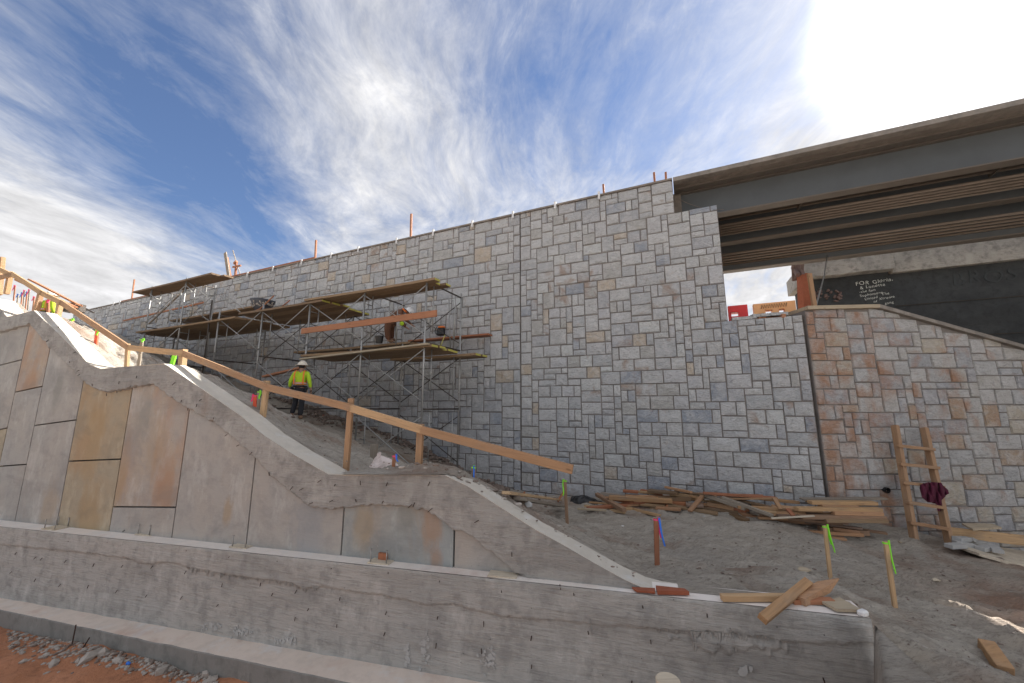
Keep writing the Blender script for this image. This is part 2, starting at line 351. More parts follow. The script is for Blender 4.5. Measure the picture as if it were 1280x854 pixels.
# ------------------------------------------------------------------ object helpers
def wloc(o):
    v = V3((0, 0, 0))
    while o is not None: v = v + o.location; o = o.parent
    return v
def link(o, parent=None, wl=None):
    COL.objects.link(o)
    if parent is not None:
        o.parent = parent
    return o
def tag(o, label=None, cat=None, group=None, kind=None):
    if label: o['label'] = label
    if cat: o['category'] = cat
    if group: o['group'] = group
    if kind: o['kind'] = kind
    return o
def thing(name, loc, label, cat, group=None):
    o = bpy.data.objects.new(name, None); o.empty_display_size = .1
    o.location = tuple(loc); COL.objects.link(o)
    return tag(o, label, cat, group)
class MB:
    def __init__(s): s.v = []; s.f = []; s.mi = []; s.fa = []
    def add(s, vs, fs, mi=0, fa=0.0):
        k = len(s.v); s.v += [tuple(v) for v in vs]
        for f in fs: s.f.append(tuple(i+k for i in f)); s.mi.append(mi); s.fa.append(fa)
    def bar(s, p0, p1, w, h, up=(0, 0, 1), mi=0, taper=1.0):
        p0 = V3(p0); p1 = V3(p1); d = (p1-p0).normalized(); u = V3(up)
        if abs(d.dot(u)) > .98: u = V3((0, 1, 0))
        s_ = d.cross(u).normalized(); t = s_.cross(d).normalized()
        vs = []
        for p, k in ((p0, 1), (p1, taper)):
            for a, b in ((-1, -1), (1, -1), (1, 1), (-1, 1)): vs.append(p+s_*a*w/2*k+t*b*h/2*k)
        s.add(vs, [(3, 2, 1, 0), (4, 5, 6, 7), (0, 1, 5, 4), (1, 2, 6, 5), (2, 3, 7, 6), (3, 0, 4, 7)], mi)
    def box(s, c, size, rot=None, mi=0):
        c = V3(c); vs = []
        for z in (-.5, .5):
            for x, y in ((-.5, -.5), (.5, -.5), (.5, .5), (-.5, .5)):
                q = V3((x*size[0], y*size[1], z*size[2]))
                if rot is not None: q = rot @ q
                vs.append(c+q)
        s.add(vs, [(3, 2, 1, 0), (4, 5, 6, 7), (0, 1, 5, 4), (1, 2, 6, 5), (2, 3, 7, 6), (3, 0, 4, 7)], mi)
    def tube(s, pts, r, n=8, mi=0, caps=True):
        pts = [V3(p) for p in pts]; rs = r if isinstance(r, (list, tuple)) else [r]*len(pts)
        rings = []
        for i, p in enumerate(pts):
            d = (pts[min(i+1, len(pts)-1)]-pts[max(i-1, 0)]).normalized()
            u = V3((0, 0, 1)) if abs(d.z) < .9 else V3((1, 0, 0))
            a = d.cross(u).normalized(); b = d.cross(a).normalized()
            rings.append([p+(a*math.cos(6.2832*k/n)+b*math.sin(6.2832*k/n))*rs[i] for k in range(n)])
        vs = [q for rg in rings for q in rg]; fs = []
        for i in range(len(pts)-1):
            for k in range(n):
                fs.append((i*n+k, i*n+(k+1) % n, (i+1)*n+(k+1) % n, (i+1)*n+k))
        if caps: fs += [tuple(range(n-1, -1, -1)), tuple((len(pts)-1)*n+k for k in range(n))]
        s.add(vs, fs, mi)
    def prism(s, poly, ext, mi=0, mi_side=None):
        n = len(poly); a = [V3(p) for p in poly]; b = [p+V3(ext) for p in a]
        s.add(a+b, [tuple(range(n)), tuple(range(2*n-1, n-1, -1))], mi)
        s.add(a+b, [(i, (i+1) % n, n+(i+1) % n, n+i) for i in range(n)], mi if mi_side is None else mi_side)
    def build(s, name, mats, parent=None, smooth=False, bevel=0, kind=None, recalc=True, attr=False):
        o0 = wloc(parent) if parent is not None else V3((0, 0, 0))
        me = bpy.data.meshes.new(name)
        me.from_pydata([(v[0]-o0.x, v[1]-o0.y, v[2]-o0.z) for v in s.v], [], s.f)
        mats = mats if isinstance(mats, (list, tuple)) else [mats]
        for m in mats: me.materials.append(m)
        if len(mats) > 1: me.polygons.foreach_set('material_index', s.mi)
        if attr:
            at_ = me.attributes.new('rnd', 'FLOAT', 'FACE'); at_.data.foreach_set('value', s.fa)
        if recalc or bevel:
            bm = bmesh.new(); bm.from_mesh(me)
            if bevel:
                bmesh.ops.remove_doubles(bm, verts=bm.verts, dist=1e-5)
                bmesh.ops.bevel(bm, geom=list(bm.edges), offset=bevel, segments=1, affect='EDGES', clamp_overlap=True)
            if recalc: bmesh.ops.recalc_face_normals(bm, faces=bm.faces)
            bm.to_mesh(me); bm.free()
        if smooth: me.polygons.foreach_set('use_smooth', [True]*len(me.polygons))
        o = bpy.data.objects.new(name, me); link(o, parent)
        if kind: o['kind'] = kind
        return o
def center(mb):
    a = np.array([tuple(v) for v in mb.v]); return a.mean(0)
def single(name, mb, mat, label, cat, group=None, **k):
    """a thing that is one mesh, its origin at its base"""
    a = np.array([tuple(v) for v in mb.v]); c = a.mean(0); c[2] = a[:, 2].min()
    mb.v = [tuple(q) for q in (a-c)]
    o = mb.build(name, mat, None, **k); o.location = tuple(c)
    return tag(o, label, cat, group)
def board(name, p0, p1, w, h, mat, parent=None, up=(0, 0, 1), warp=.0, bevel=.003, segs=1):
    """a board whose local X runs along its length; w across, h thick"""
    p0 = V3(p0); p1 = V3(p1); d = (p1-p0); Ln = d.length; d.normalize(); u = V3(up)
    if abs(d.dot(u)) > .97: u = V3((0, 1, 0))
    s_ = u.cross(d).normalized(); t = d.cross(s_).normalized()
    mb = MB(); n = segs
    xs = [Ln*i/n for i in range(n+1)]
    vs = []
    for i, x in enumerate(xs):
        bow = warp*math.sin(math.pi*i/n) if n > 1 else 0
        for a, b in ((-1, -1), (1, -1), (1, 1), (-1, 1)): vs.append((x, a*w/2, b*h/2+bow))
    fs = [(3, 2, 1, 0), tuple(4*n+k for k in range(4))]
    for i in range(n):
        for k in range(4): fs.append((4*i+k, 4*i+(k+1) % 4, 4*i+4+(k+1) % 4, 4*i+4+k))
    mb.add(vs, fs)
    o = mb.build(name, mat, None, bevel=bevel)
    m = Matrix(((d.x, s_.x, t.x, p0.x), (d.y, s_.y, t.y, p0.y), (d.z, s_.z, t.z, p0.z), (0, 0, 0, 1)))
    if parent is not None:
        o.parent = parent; m = Matrix.Translation(-wloc(parent)) @ m
    o.matrix_basis = m
    return o
def interp(pts, x):
    xs = [p[0] for p in pts]; ys = [p[1] for p in pts]
    return float(np.interp(x, xs, ys))
def fbm(x, y, z=0, s=1.0, o=4):
    return mno.fractal((x*s, y*s, z*s), 1.0, 2.0, o, noise_basis='PERLIN_ORIGINAL')
# ================================================================== TERRAIN
TOPE = [(-40, 377), (9-12, 386), (0, 385), (9, 396), (15.5, 395), (42.5, 388), (72, 415.7), (111, 455), (126, 461), (139, 460), (205, 454.6), (211, 458), (255, 488), (300, 519), (330, 544),
        (367, 568), (411, 593), (430, 593.5), (556, 594), (584, 607.5), (627, 635), (671, 663), (704, 681), (740, 702), (779, 723.6), (807, 736.5), (830, 743), (856, 747)]
TOPE[1] = (-10, 372)
BOTE = [(-40, 424), (0, 415), (7, 413), (37, 404.6), (60, 433), (84, 455.5), (102, 475), (116, 485.4), (133.5, 490.6), (168.6, 483.6), (191, 480), (214, 497.7), (239, 513.5), (267, 527.5),
        (288, 545), (318, 571.4), (339, 596.7), (365, 617.3), (385.6, 634), (403.7, 638), (429.4, 635.3), (460, 631.5), (499, 633.3), (527, 636), (548, 649.5), (567, 663.7), (575.5, 665),
        (590, 672), (606, 686), (629.6, 704), (645, 719), (660, 724), (856, 760)]
COPF = off(PAN, .05); COPW = .30
B0 = hit(0, 650, PAN); B1 = hit(1046, 760, PAN)
TT = (B0, np.cross(B1-B0, NP_))
F0 = hit(0, 658, TT); F1 = hit(1087, 772, TT)
fd = F1-F0; fd[2] = 0; fd /= np.linalg.norm(fd); fn = A(-fd[1], fd[0], 0)
if fn[1] < 0: fn = -fn
FORE = (F0, fn, fd)
bb0 = hit(0, 747, FORE); bb1 = hit(540, 842, FORE); TB = (bb0, np.cross(bb1-bb0, fn))
G0 = hit(0, 762, TB); G1 = hit(440, 854, TB)

ctrl = []
def C3(p): ctrl.append((p[0], p[1], p[2]))
for q in [(100, 400), (135, 413), (167, 428), (200, 443), (235, 457), (330, 489), (400, 514), (460, 533), (500, 548), (560, 578), (610, 604), (660, 616), (720, 622), (790, 627), (860, 631), (940, 640), (1003, 647)]:
    C3(hit(*q, MAIN))
for q in [(1060, 655), (1100, 657), (1140, 668), (1200, 679), (1280, 689)]: C3(hit(*q, RIGHT))
for i, (x, y) in enumerate(TOPE):
    if 0 < x < 830: 
        p = hit(x, y, COPF)+NP_*(COPW+.02); C3(p-A(0, 0, .035 if not 411 < x < 580 else .0))
C3(at(366, 529, 11.3)); C3(at(320, 512, 10)); C3(at(440, 562, 7.2)); C3(at(500, 583, 6.5)); C3(at(620, 622, 8)); C3(at(650, 645, 6.8))
for x, y, d in [(708, 660, 6.3), (740, 672, 5.6), (820, 706, 4.75), (930, 700, 5.3), (1038, 723, 4.75), (1118, 762, 4.05), (1180, 742, 5.15), (1280, 752, 5.1), (1240, 836, 3.3), (1280, 800, 3.8), (1160, 700, 6.3),
                (1230, 711, 6.0), (1250, 699, 6.7), (1290, 712, 6.4), (900, 742, 3.75), (1000, 752, 3.55), (1080, 765, 3.45), (1110, 800, 3.35), (1130, 852, 3.02), (1280, 890, 2.9), (960, 660, 6.9), (860, 655, 7), (1060, 690, 6.3)]:
    C3(at(x, y, d))
for p in [(9, 7.2, -.1), (12, 7.3, -.4), (9, 4, -.0), (6, 1.5, -.1), (3.3, .6, -.15), (12, 0, 0), (3.2, 2.2, .45), (-12, 14.6, None)]:
    if p[2] is not None: C3(A(*p))
for x, y, d in [(-40, 382, 11), (-40, 386, 15), (0, 392, 10.5), (0, 394, 14), (30, 393, 10), (30, 394, 14), (60, 396, 12), (60, 400, 17), (90, 409, 12), (90, 403, 17), (60, 396, 23), (0, 390, 23), (130, 428, 12), (160, 444, 11), (200, 456, 10), (250, 478, 11)]:
    C3(at(x, y, d))
ctrl = np.array(ctrl)
cs = ctrl[:, :2].copy(); nC = len(cs)
def tps(r2): return .5*r2*np.log(r2+1e-9)
D2 = ((cs[:, None]-cs[None])**2).sum(2)
K = np.zeros((nC+3, nC+3)); K[:nC, :nC] = tps(D2)+np.eye(nC)*.02
K[:nC, nC] = 1; K[:nC, nC+1:] = cs; K[nC, :nC] = 1; K[nC+1:, :nC] = cs.T
wts = np.linalg.solve(K, np.concatenate([ctrl[:, 2], [0, 0, 0]]))
def TZ0(x, y):
    x = np.atleast_1d(np.asarray(x, float)); y = np.atleast_1d(np.asarray(y, float))
    r2 = (x[:, None]-cs[None, :, 0])**2+(y[:, None]-cs[None, :, 1])**2
    return tps(r2)@wts[:nC]+wts[nC]+x*wts[nC+1]+y*wts[nC+2]
def tn(x, y):
    # trodden ruts and lumps, drawn out along the slope
    a = x*.92-y*.38; b = x*.38+y*.92
    n = fbm(a*.7, b*1.9, 0, 1.1, 7)*.085 + fbm(a*1.2, b*4.4, 5, 2.0, 7)*.055
    rdg = 1-abs(fbm(a*.5+4, b*1.4, 2, 1.5, 5))*2.2
    return n+max(0, rdg-.5)*.09
def TZ(x, y): return float(TZ0(x, y)[0])+tn(x, y)
def tray(px, py, t0=2.5, t1=24):
    r = ray(px, py); last = None
    for t in np.arange(t0, t1, .04):
        p = CO+r*t/r[1]
        if p[2] < TZ(p[0], p[1]): return p
    return CO+r*t1/r[1]

# slope behind the panel wall (u along the wall, v behind it)
def vof(p): return (p[0]-PAN[0][0])*NP_[0]+(p[1]-PAN[0][1])*NP_[1]
us = np.concatenate([np.linspace(-24, -9, 70, endpoint=False), np.linspace(-9, -3, 110, endpoint=False), np.linspace(-3, 5.2, 300, endpoint=False), np.linspace(5.2, 13, 60)])
vs_ = np.concatenate([np.linspace(-3.6, 0.3, 90, endpoint=False), np.linspace(.3, 3.2, 120, endpoint=False), np.linspace(3.2, 12.5, 110)])
uend = (F1-PAN[0])@UP_
us = np.sort(np.append(us[np.abs(us-uend-.015) > .012], uend+.015))
gx = PAN[0][0]+UP_[0]*us[:, None]+NP_[0]*vs_[None]; gy = PAN[0][1]+UP_[1]*us[:, None]+NP_[1]*vs_[None]
flat = TZ0(gx.ravel(), gy.ravel()).reshape(gx.shape)
uend = (F1-PAN[0])@UP_
def copw(u):
    return float(np.interp(u, CWU, [.30, .30, .06, .06, .26, .26]))
CWU = [uz(COPF, x, y)[0] for x, y in [(0, 385), (411, 593), (432, 593.5), (552, 594), (578, 605), (856, 747)]]
TPL = sorted(uz(COPF, x, y) for x, y in TOPE)
verts = []; faces = []; vid = -np.ones(gx.shape, int)
sight = (gx*F1[1]-gy*F1[0])/math.hypot(F1[0], F1[1])          # > 0 right of the line of sight to the wall end
perpm = (gx-P0[0])*NM[0]+(gy-P0[1])*NM[1]
cop_v = COPW-.12
for i in range(len(us)):
    for j in range(len(vs_)):
        x = gx[i, j]; y = gy[i, j]
        lim = copw(us[i])-.1 if us[i] < 1.50 else .02
        keep = (vs_[j] > lim-.06 or us[i] > uend+.012 or (us[i] > uend-.8 and vs_[j] < -.02 and sight[i, j] > -.45 and (x-F1[0])*fn[0]+(y-F1[1])*fn[1] < -.01)) and (perpm[i, j] < .12 or x > XR-.05) and (y < YR+.06 or x < XR-.1) and y > .15
        if keep:
            z = flat[i, j]+tn(x, y)
            if us[i] < 1.5 and vs_[j] < lim+.35:
                k_ = 1-max(0, min(1, (vs_[j]-lim)/.35)); zt_ = interp(TPL, us[i])-.025+(.035 if copw(us[i]) < .2 else 0)
                z = z+(zt_-z)*min(1, k_*1.6)
            elif us[i] < uend-.02 and vs_[j] < .35:
                k_ = 1-max(0, min(1, (vs_[j]-lim)/.35)); z = z+(F0[2]+(F1[2]-F0[2])*((gx[i, j]-F0[0])*fd[0]+(gy[i, j]-F0[1])*fd[1])/((F1-F0)@fd)+.004-z)*min(1, k_*1.6)
            if sight[i, j] < .02 and vs_[j] < -.02 and us[i] > 1.6: z -= 9*(.02-sight[i, j])
            if us[i] > uend-.6 and vs_[j] < .1: z = max(z, -.25)
            vid[i, j] = len(verts); verts.append((x, y, z))
for i in range(len(us)-1):
    for j in range(len(vs_)-1):
        q = (vid[i, j], vid[i+1, j], vid[i+1, j+1], vid[i, j+1])
        if min(q) >= 0: faces.append(q)
mb = MB(); mb.v = verts; mb.f = faces; mb.mi = [0]*len(faces)
slope = mb.build('soil_slope', M['soil'], smooth=True, recalc=False, kind='structure')

# red clay ground, one sheet to the horizon, its unseen distance paled for bounce light
fp = G0; foot_n = A(-(G1-G0)[1], (G1-G0)[0], 0); foot_n /= np.linalg.norm(foot_n)
if foot_n[1] < 0: foot_n = -foot_n
foot_u = (G1-G0).copy(); foot_u[2] = 0; foot_u /= np.linalg.norm(foot_u)
def GZ(x, y):
    d = -((x-fp[0])*foot_n[0]+(y-fp[1])*foot_n[1]); u = (x-fp[0])*foot_u[0]+(y-fp[1])*foot_u[1]
    b = np.interp(u, [-6, 0, 2.0, 4.4, 7, 9], [.0, .02, .15, .22, .26, .1])
    z = b*math.exp(-(max(0, d)/1.0)**2)
    if x > 2.8: z -= min(.9, (x-2.8)*.9)
    if abs(x) < 14 and -4 < y < 9: z += fbm(x, y, 0, 1.3, 5)*.05+fbm(x, y, 3, 5, 4)*.014
    return z
xs = np.concatenate([[-2500, -600, -150, -50, -25], np.linspace(-14, -1, 150), np.linspace(-.8, 9, 26), [14, 25, 60, 200, 700, 2500]])
ys = np.concatenate([[-2500, -500, -120, -40, -15, -6], np.linspace(-3, 1.6, 16), np.linspace(1.7, 7, 90), [9, 14, 25, 60, 200, 800, 3000]])
mb = MB(); mb.v = [(x, y, GZ(x, y)) for x in xs for y in ys]
ny = len(ys); mb.f = [(i*ny+j, (i+1)*ny+j, (i+1)*ny+j+1, i*ny+j+1) for i in range(len(xs)-1) for j in range(ny-1)]; mb.mi = [0]*len(mb.f)
mb.build('ground', M['clay'], smooth=True, recalc=False, kind='structure')

# ================================================================== FOREGROUND CONCRETE WALL
SEAM = [(-60, 676), (6, 681), (100, 690), (160, 697.5), (185, 705.5), (212, 702), (240, 710), (300, 720), (362, 728), (381, 736), (403, 733), (487, 745.6), (528, 755), (565.6, 755), (628, 770.6), (700, 775),
        (733, 780), (815, 785), (864, 789.5), (930, 792), (995, 803), (1040, 803), (1100, 803)]
seam_uz = sorted(uz(FORE, x, y) for x, y in SEAM)
fjoint_u = [uz(FORE, x, 760)[0] for x in (18, 186, 415, 717)]
fw = thing('concrete_wall', tuple(wl_ := (F0+F1)/2*A(1, 1, 0)), 'long low grey concrete wall in the foreground with white top, drips and rusty ties', 'wall')
u0f = uz(FORE, -90, 700)[0]; u1f = (F1-F0)@fd
ztop = lambda u: F0[2]+(F1[2]-F0[2])*u/((F1-F0)@fd)
zbase = lambda u: (bb0[2] + ((bb1-bb0)[2]/((bb1-bb0)@fd))*(u-(bb0-F0)@fd))
def fore_pt(u, z, o): return A(F0[0]+fd[0]*u-fn[0]*o, F0[1]+fd[1]*u-fn[1]*o, z)
PU_C = uz(FORE, 915, 800)[0]; PU_W = abs(uz(FORE, 1000, 800)[0]-PU_C)*1.3
NU = 820; NZ = 84
mb = MB(); vv = []
for i in range(NU+1):
    # finer columns towards the camera
    t = i/NU; u = u0f+(u1f-u0f)*(1-(1-t)**1.25)
    zt = ztop(u)+.004*fbm(u, 0, 0, 9, 3); zb = zbase(u)-.06 if u < (G1-F0)@fd+2.2 else zbase(u)-.35
    sz = interp(seam_uz, u)+.012*fbm(u, 1, 0, 7, 4)+.018*max(0, fbm(u*1.0, 4, 0, 22, 3))
    for j in range(NZ+1):
        z = zb+(zt-zb)*j/NZ
        s_ = 1/(1+math.exp(-(z-sz)/.0035))
        o = .020*s_+.005*fbm(u*.9, z*7, 3, 1.6, 5)+.006*fbm(u, z, 9, 2.2, 3)
        pm = max(0, 1-abs(u-PU_C)/PU_W)*max(0, 1-abs(z-(sz-.055))/.10)
        if pm > 0: o += .016*min(1, max(0, (fbm(u, z*.6, 4, 11, 4)+pm*1.3-.55)*6))
        for ju in fjoint_u:
            d = abs(u-ju+.01*fbm(z, 3, 3, 6, 2)); 
            if d < .012: o -= .006*(1-d/.012)
        if j == NZ: o -= .004
        vv.append(fore_pt(u, z, o))
fs = [(i*(NZ+1)+j, (i+1)*(NZ+1)+j, (i+1)*(NZ+1)+j+1, i*(NZ+1)+j+1) for i in range(NU) for j in range(NZ)]
mb.add(vv, fs)
mb.build('front_face', M['fore'], fw, smooth=True, recalc=False)
# body with the white top
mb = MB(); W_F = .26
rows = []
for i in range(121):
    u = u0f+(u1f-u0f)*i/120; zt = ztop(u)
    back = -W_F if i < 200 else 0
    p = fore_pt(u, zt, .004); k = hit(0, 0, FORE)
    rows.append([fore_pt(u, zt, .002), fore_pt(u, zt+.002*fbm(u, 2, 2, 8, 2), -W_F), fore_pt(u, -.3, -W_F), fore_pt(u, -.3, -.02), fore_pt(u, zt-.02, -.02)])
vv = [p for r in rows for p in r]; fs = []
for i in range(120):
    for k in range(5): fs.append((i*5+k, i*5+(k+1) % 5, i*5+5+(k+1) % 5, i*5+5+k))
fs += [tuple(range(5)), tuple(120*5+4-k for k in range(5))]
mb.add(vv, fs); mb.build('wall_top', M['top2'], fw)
# end face skin
mb = MB(); u = u1f+.003
mb.add([fore_pt(u, ztop(u1f)-.004, .012), fore_pt(u, ztop(u1f)-.004, -W_F), fore_pt(u, -.3, -W_F), fore_pt(u, -.3, .012)], [(0, 1, 2, 3)])
mb.build('end_face', M['fore'], fw, recalc=False)
# drips of grout below the seam
mb = MB()
def drip(u, z, ln, w):
    n = 6; vs = []
    for k in range(n+1):
        t = k/n; ww = w*(1-.55*t)+.35*w*(1 if k == n-1 else 0); th = .008*(1-t)+.006
        if k == n: ww = w*.25; th = .003
        uu = u+.35*w*math.sin(3*t+u*40)
        for a, o in ((-1, 0.0), (-.55, th), (.55, th), (1, 0.0)): vs.append(fore_pt(uu+a*ww/2, z-ln*t, o+.0065))
    mb.add(vs, [(k*4+a, k*4+a+1, k*4+5+a, k*4+4+a) for k in range(n) for a in range(3)])
for (xa, xb, n, l0, l1) in [(60, 215, 50, .008, .03), (235, 310, 60, .02, .07), (300, 400, 70, .015, .05), (430, 700, 80, .006, .022), (820, 860, 16, .02, .05), (864, 935, 34, .04, .17), (935, 1000, 18, .015, .05)]:
    for k in range(n):
        x = rnd.uniform(xa, xb); u, z = uz(FORE, x, interp(SEAM, x)); ln = rnd.uniform(l0, l1)
        drip(u, z+.012, ln*rnd.uniform(.5, 1.15), min(.02, .005+ln*.14)*rnd.uniform(.5, 1.6))
mb.build('grout_drip', M['fore'], fw, smooth=True, kind='stuff', recalc=False)
# lumps of spilt concrete clinging to the face
mb = MB()
for (x, y, w, h) in [(510, 822, 5, 22), (531, 812, 8, 30), (613, 826, 13, 26), (300, 790, 22, 8), (360, 800, 24, 8), (930, 838, 8, 6), (265, 783, 18, 8)]:
    for k in range(46):
        u, z = uz(FORE, x+rnd.gauss(0, w*.35), y+rnd.gauss(0, h*.35)); r = rnd.uniform(.004, .012)
        p = V3(fore_pt(u, z, .006)); m = Matrix.Rotation(rnd.uniform(0, 3), 3, V3((rnd.random(), rnd.random(), rnd.random())).normalized())
        mb.box(p-V3(fn)*.0, (r*2.2, r*.7, r*2.2), Matrix.Rotation(ANG_P, 3, 'Z') @ Matrix.Rotation(rnd.uniform(0, 3), 3, 'Y'))
mb.build('spilt_concrete', M['block'], fw, kind='stuff')
# footing
mb = MB(); rows = []
for i in range(101):
    t = i/100; p = G0+(G1-G0)*(-.35+2.4*t); p[2] += .008*fbm(p[0], 0, 0, 3, 3)
    q = p+foot_n*.9; a = -foot_n*.006*fbm(p[0], 7, 0, 4, 3)
    zb_ = q[2]+.0
    rows.append([p+a, q, A(q[0], q[1], -.4), A(p[0], p[1], -.4), p+a-A(0, 0, .012)-foot_n*.006])
vv = [p for r in rows for p in r]; fs = []
ft = thing('concrete_footing', tuple(((G0+G1)/2)*A(1, 1, 0)), 'concrete footing ledge with pale sandy top at the foot of the long low wall', 'footing')
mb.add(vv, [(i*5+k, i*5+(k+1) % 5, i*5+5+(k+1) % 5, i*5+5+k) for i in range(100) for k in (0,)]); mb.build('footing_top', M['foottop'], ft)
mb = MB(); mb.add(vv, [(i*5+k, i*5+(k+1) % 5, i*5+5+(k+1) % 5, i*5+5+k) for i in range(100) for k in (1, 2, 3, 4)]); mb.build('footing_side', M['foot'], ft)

# rusty form ties sticking out of the faces
def tie(parent, plane, x, y, ln=.03, dx=0, r=.0035):
    u, z = uz(plane, x, y); p = plane[0]+plane[2]*u; p = A(p[0], p[1], z)
    m_ = MB(); q = p-plane[1]*.012+plane[2]*dx*.4-A(0, 0, ln*.9)
    m_.bar(p+plane[1]*.01-plane[1]*.02, q-plane[1]*.012, r*2, r*2)
    m_.build('form_tie', M['rebar'], parent)
for (x, y) in [(88, 674), (137, 675), (235, 685), (289, 694), (54, 697), (46, 696), (84, 700), (119, 704), (155, 706), (192, 707), (16, 714), (46, 723), (77, 730), (112, 731), (148, 737), (185, 743), (234, 713),
               (279, 729), (229, 745), (274, 755), (22, 690), (349, 698), (416, 707), (486, 712), (550, 722), (627, 734), (372, 737), (327, 728), (370, 771), (422, 780), (426, 746), (484, 764), (482, 790), (548, 770),
               (546, 803), (605, 776), (602, 810), (665, 794), (342, 741), (387, 760), (700, 730), (717, 739), (802, 753), (883, 764), (735, 788), (813, 799), (665, 830), (790, 850), (1028, 846), (955, 770)]:
    tie(fw, FORE, x, y, rnd.uniform(.022, .045), rnd.uniform(-.03, .03))

# ================================================================== PANEL WALL AND ITS COPING
pw = thing('panel_wall', tuple(PAN[0]*A(1, 1, 0)), 'retaining wall of large smooth concrete panels under a stepped zigzag coping', 'wall')
def panpt(u, z, o=0): p = PAN[0]+UP_*u-NP_*o; return A(p[0], p[1], z)
pu = lambda x, y: uz(PAN, x, y)
cb_uz = [pu(x, y-10) for x, y in BOTE if x < 660]; cb_uz.sort()
wt_uz = [pu(x, y) for x, y in [(-60, 643.6), (0, 650), (300, 682), (600, 713), (700, 724)]]
JU = {k: (pu(*a)[0]+pu(*b)[0])/2 for k, a, b in [(7, (568, 663.7), (566.8, 709)), (6, (430.2, 638), (425.8, 693)), (5, (319, 573.5), (308, 679)), (4, (238, 513.5), (213.6, 668)), (3, (168, 484), (134, 663)),
      (2, (104.7, 480), (70.2, 654)), (1, (62.5, 443), (18.3, 645)), (0, (37.6, 411.6), (16.5, 490.6))]}
JU[-1] = JU[0]-1.2; JU[-2] = JU[0]-2.4; JU[8] = JU[7]+1.3
def hz(x0, y0, x1, y1): a = pu(x0, y0); b = pu(x1, y1); return lambda u: a[1]+(b[1]-a[1])*(u-a[0])/(b[0]-a[0])
topz = lambda u: interp(cb_uz, u); botz = lambda u: interp(wt_uz, u)-.12
hE = hz(139.8, 633.6, 218.5, 634.3); hF = hz(85.4, 576.7, 151, 574); hG = hz(45, 531.7, 94.8, 525); hH = hz(17.6, 490.6, 54.5, 482.6); hH2 = hz(0, 583, 32.3, 580.6); hI = hz(0, 456.6, 28, 449.5); hI2 = hz(0, 537, 4.5, 536)
PANELS = [(7, 8, topz, botz, 'panel', None), (6, 7, topz, botz, 'panel_blue', 'blue-grey panel with two brown water stains'), (5, 6, topz, botz, 'panel', None), (4, 5, topz, botz, 'panel', None),
          (3, 4, topz, hE, 'panel_rust', 'panel with orange rust towards its foot'), (3, 4, hE, botz, 'panel', None), (2, 3, topz, hF, 'panel_tan', 'yellow-brown stained panel'), (2, 3, hF, botz, 'panel_tan', None),
          (1, 2, topz, hG, 'panel', None), (1, 2, hG, botz, 'panel', None), (0, 1, topz, hH, 'panel_rust', 'small upper panel with bright orange rust'), (0, 1, hH, hH2, 'panel', None), (0, 1, hH2, botz, 'panel', None),
          (-1, 0, topz, hI, 'panel', None), (-1, 0, hI, hI2, 'panel', None), (-1, 0, hI2, botz, 'panel_tan', None), (-2, -1, topz, botz, 'panel', None)]
GAP = .011
for a, b_, zt, zb, mt, lab in PANELS:
    ua = JU[a]+GAP; ub = JU[b_]-GAP; mb = MB(); n = 10; vs = []
    for i in range(n+1):
        u = ua+(ub-ua)*i/n; t_ = zt(u)-(GAP if zt is not topz else 0); b2 = zb(u)+(GAP if zb is not botz else 0)
        vs += [panpt(u, b2, 0), panpt(u, t_, 0), panpt(u, t_, -.14), panpt(u, b2, -.14)]
    fs = [(3, 2, 1, 0), tuple(4*n+k for k in range(4))]
    for i in range(n):
        for k in range(4): fs.append((4*i+k, 4*i+4+k, 4*i+4+(k+1) % 4, 4*i+(k+1) % 4))
    mb.add(vs, fs); o = mb.build('concrete_panel', M[mt], pw)
    if lab: o['label'] = lab
mb = MB(); n = 60; vs = []
for i in range(n+1):
    u = JU[-2]+(JU[8]-JU[-2])*i/n
    vs += [panpt(u, botz(u), -.05), panpt(u, topz(u)-.01, -.05), panpt(u, topz(u)-.01, -.3), panpt(u, botz(u), -.3)]
fs = [(3, 2, 1, 0), tuple(4*n+k for k in range(4))]+[(4*i+k, 4*i+4+k, 4*i+4+(k+1) % 4, 4*i+(k+1) % 4) for i in range(n) for k in range(4)]
mb.add(vs, fs); mb.build('joint_backing', M['dark'], pw)
# coping: face
cu = lambda x, y: uz(COPF, x, y)
tpoly = [cu(x, y) for x, y in TOPE]; bpoly = [cu(x, y) for x, y in BOTE]
tpoly.sort(); bpoly.sort()
def cpt(u, z, o=0): p = COPF[0]+UP_*u-NP_*o; return A(p[0], p[1], z)
cj = [cu(x, y)[0] for x, y in [(200, 470), (67, 420), (115, 470), (318, 560), (255, 505), (578, 630), (430, 610)]]
ua = tpoly[0][0]; ub = tpoly[-1][0]; NU = 760; NZ = 26
uu = sorted(list(np.linspace(ua, ub, NU+1-len(tpoly)+2))+[t[0] for t in tpoly[1:-1]])
NU = len(uu)-1
mb = MB(); vv = []; tops = []
for u in uu:
    zt = interp(tpoly, u); zb = interp(bpoly, u)
    rag = .030*fbm(u, 3, 0, 9, 6)+.022*abs(fbm(u, 8, 0, 28, 4))
    rag *= 1 if u < 1.0 else .3
    zb = min(zb-rag, zt-.02)
    for j in range(NZ+1):
        z = zb+(zt-zb)*j/NZ
        o = .006*fbm(u*.9, z*6, 3, 1.8, 5)+.008*fbm(u, z, 9, 1.6, 3)
        for ju in cj:
            d = abs(u-ju)
            if d < .010: o -= .006
        if j == 0: o = -.05
        if j == 1: o = max(o, .002)
        vv.append(cpt(u, z, o))
    tops.append(zt)
mb.add(vv, [(i*(NZ+1)+j, (i+1)*(NZ+1)+j, (i+1)*(NZ+1)+j+1, i*(NZ+1)+j+1) for i in range(NU) for j in range(NZ)])
cop = mb.build('coping', M['coping'], pw, smooth=True, recalc=False)
mb = MB(); vv = []
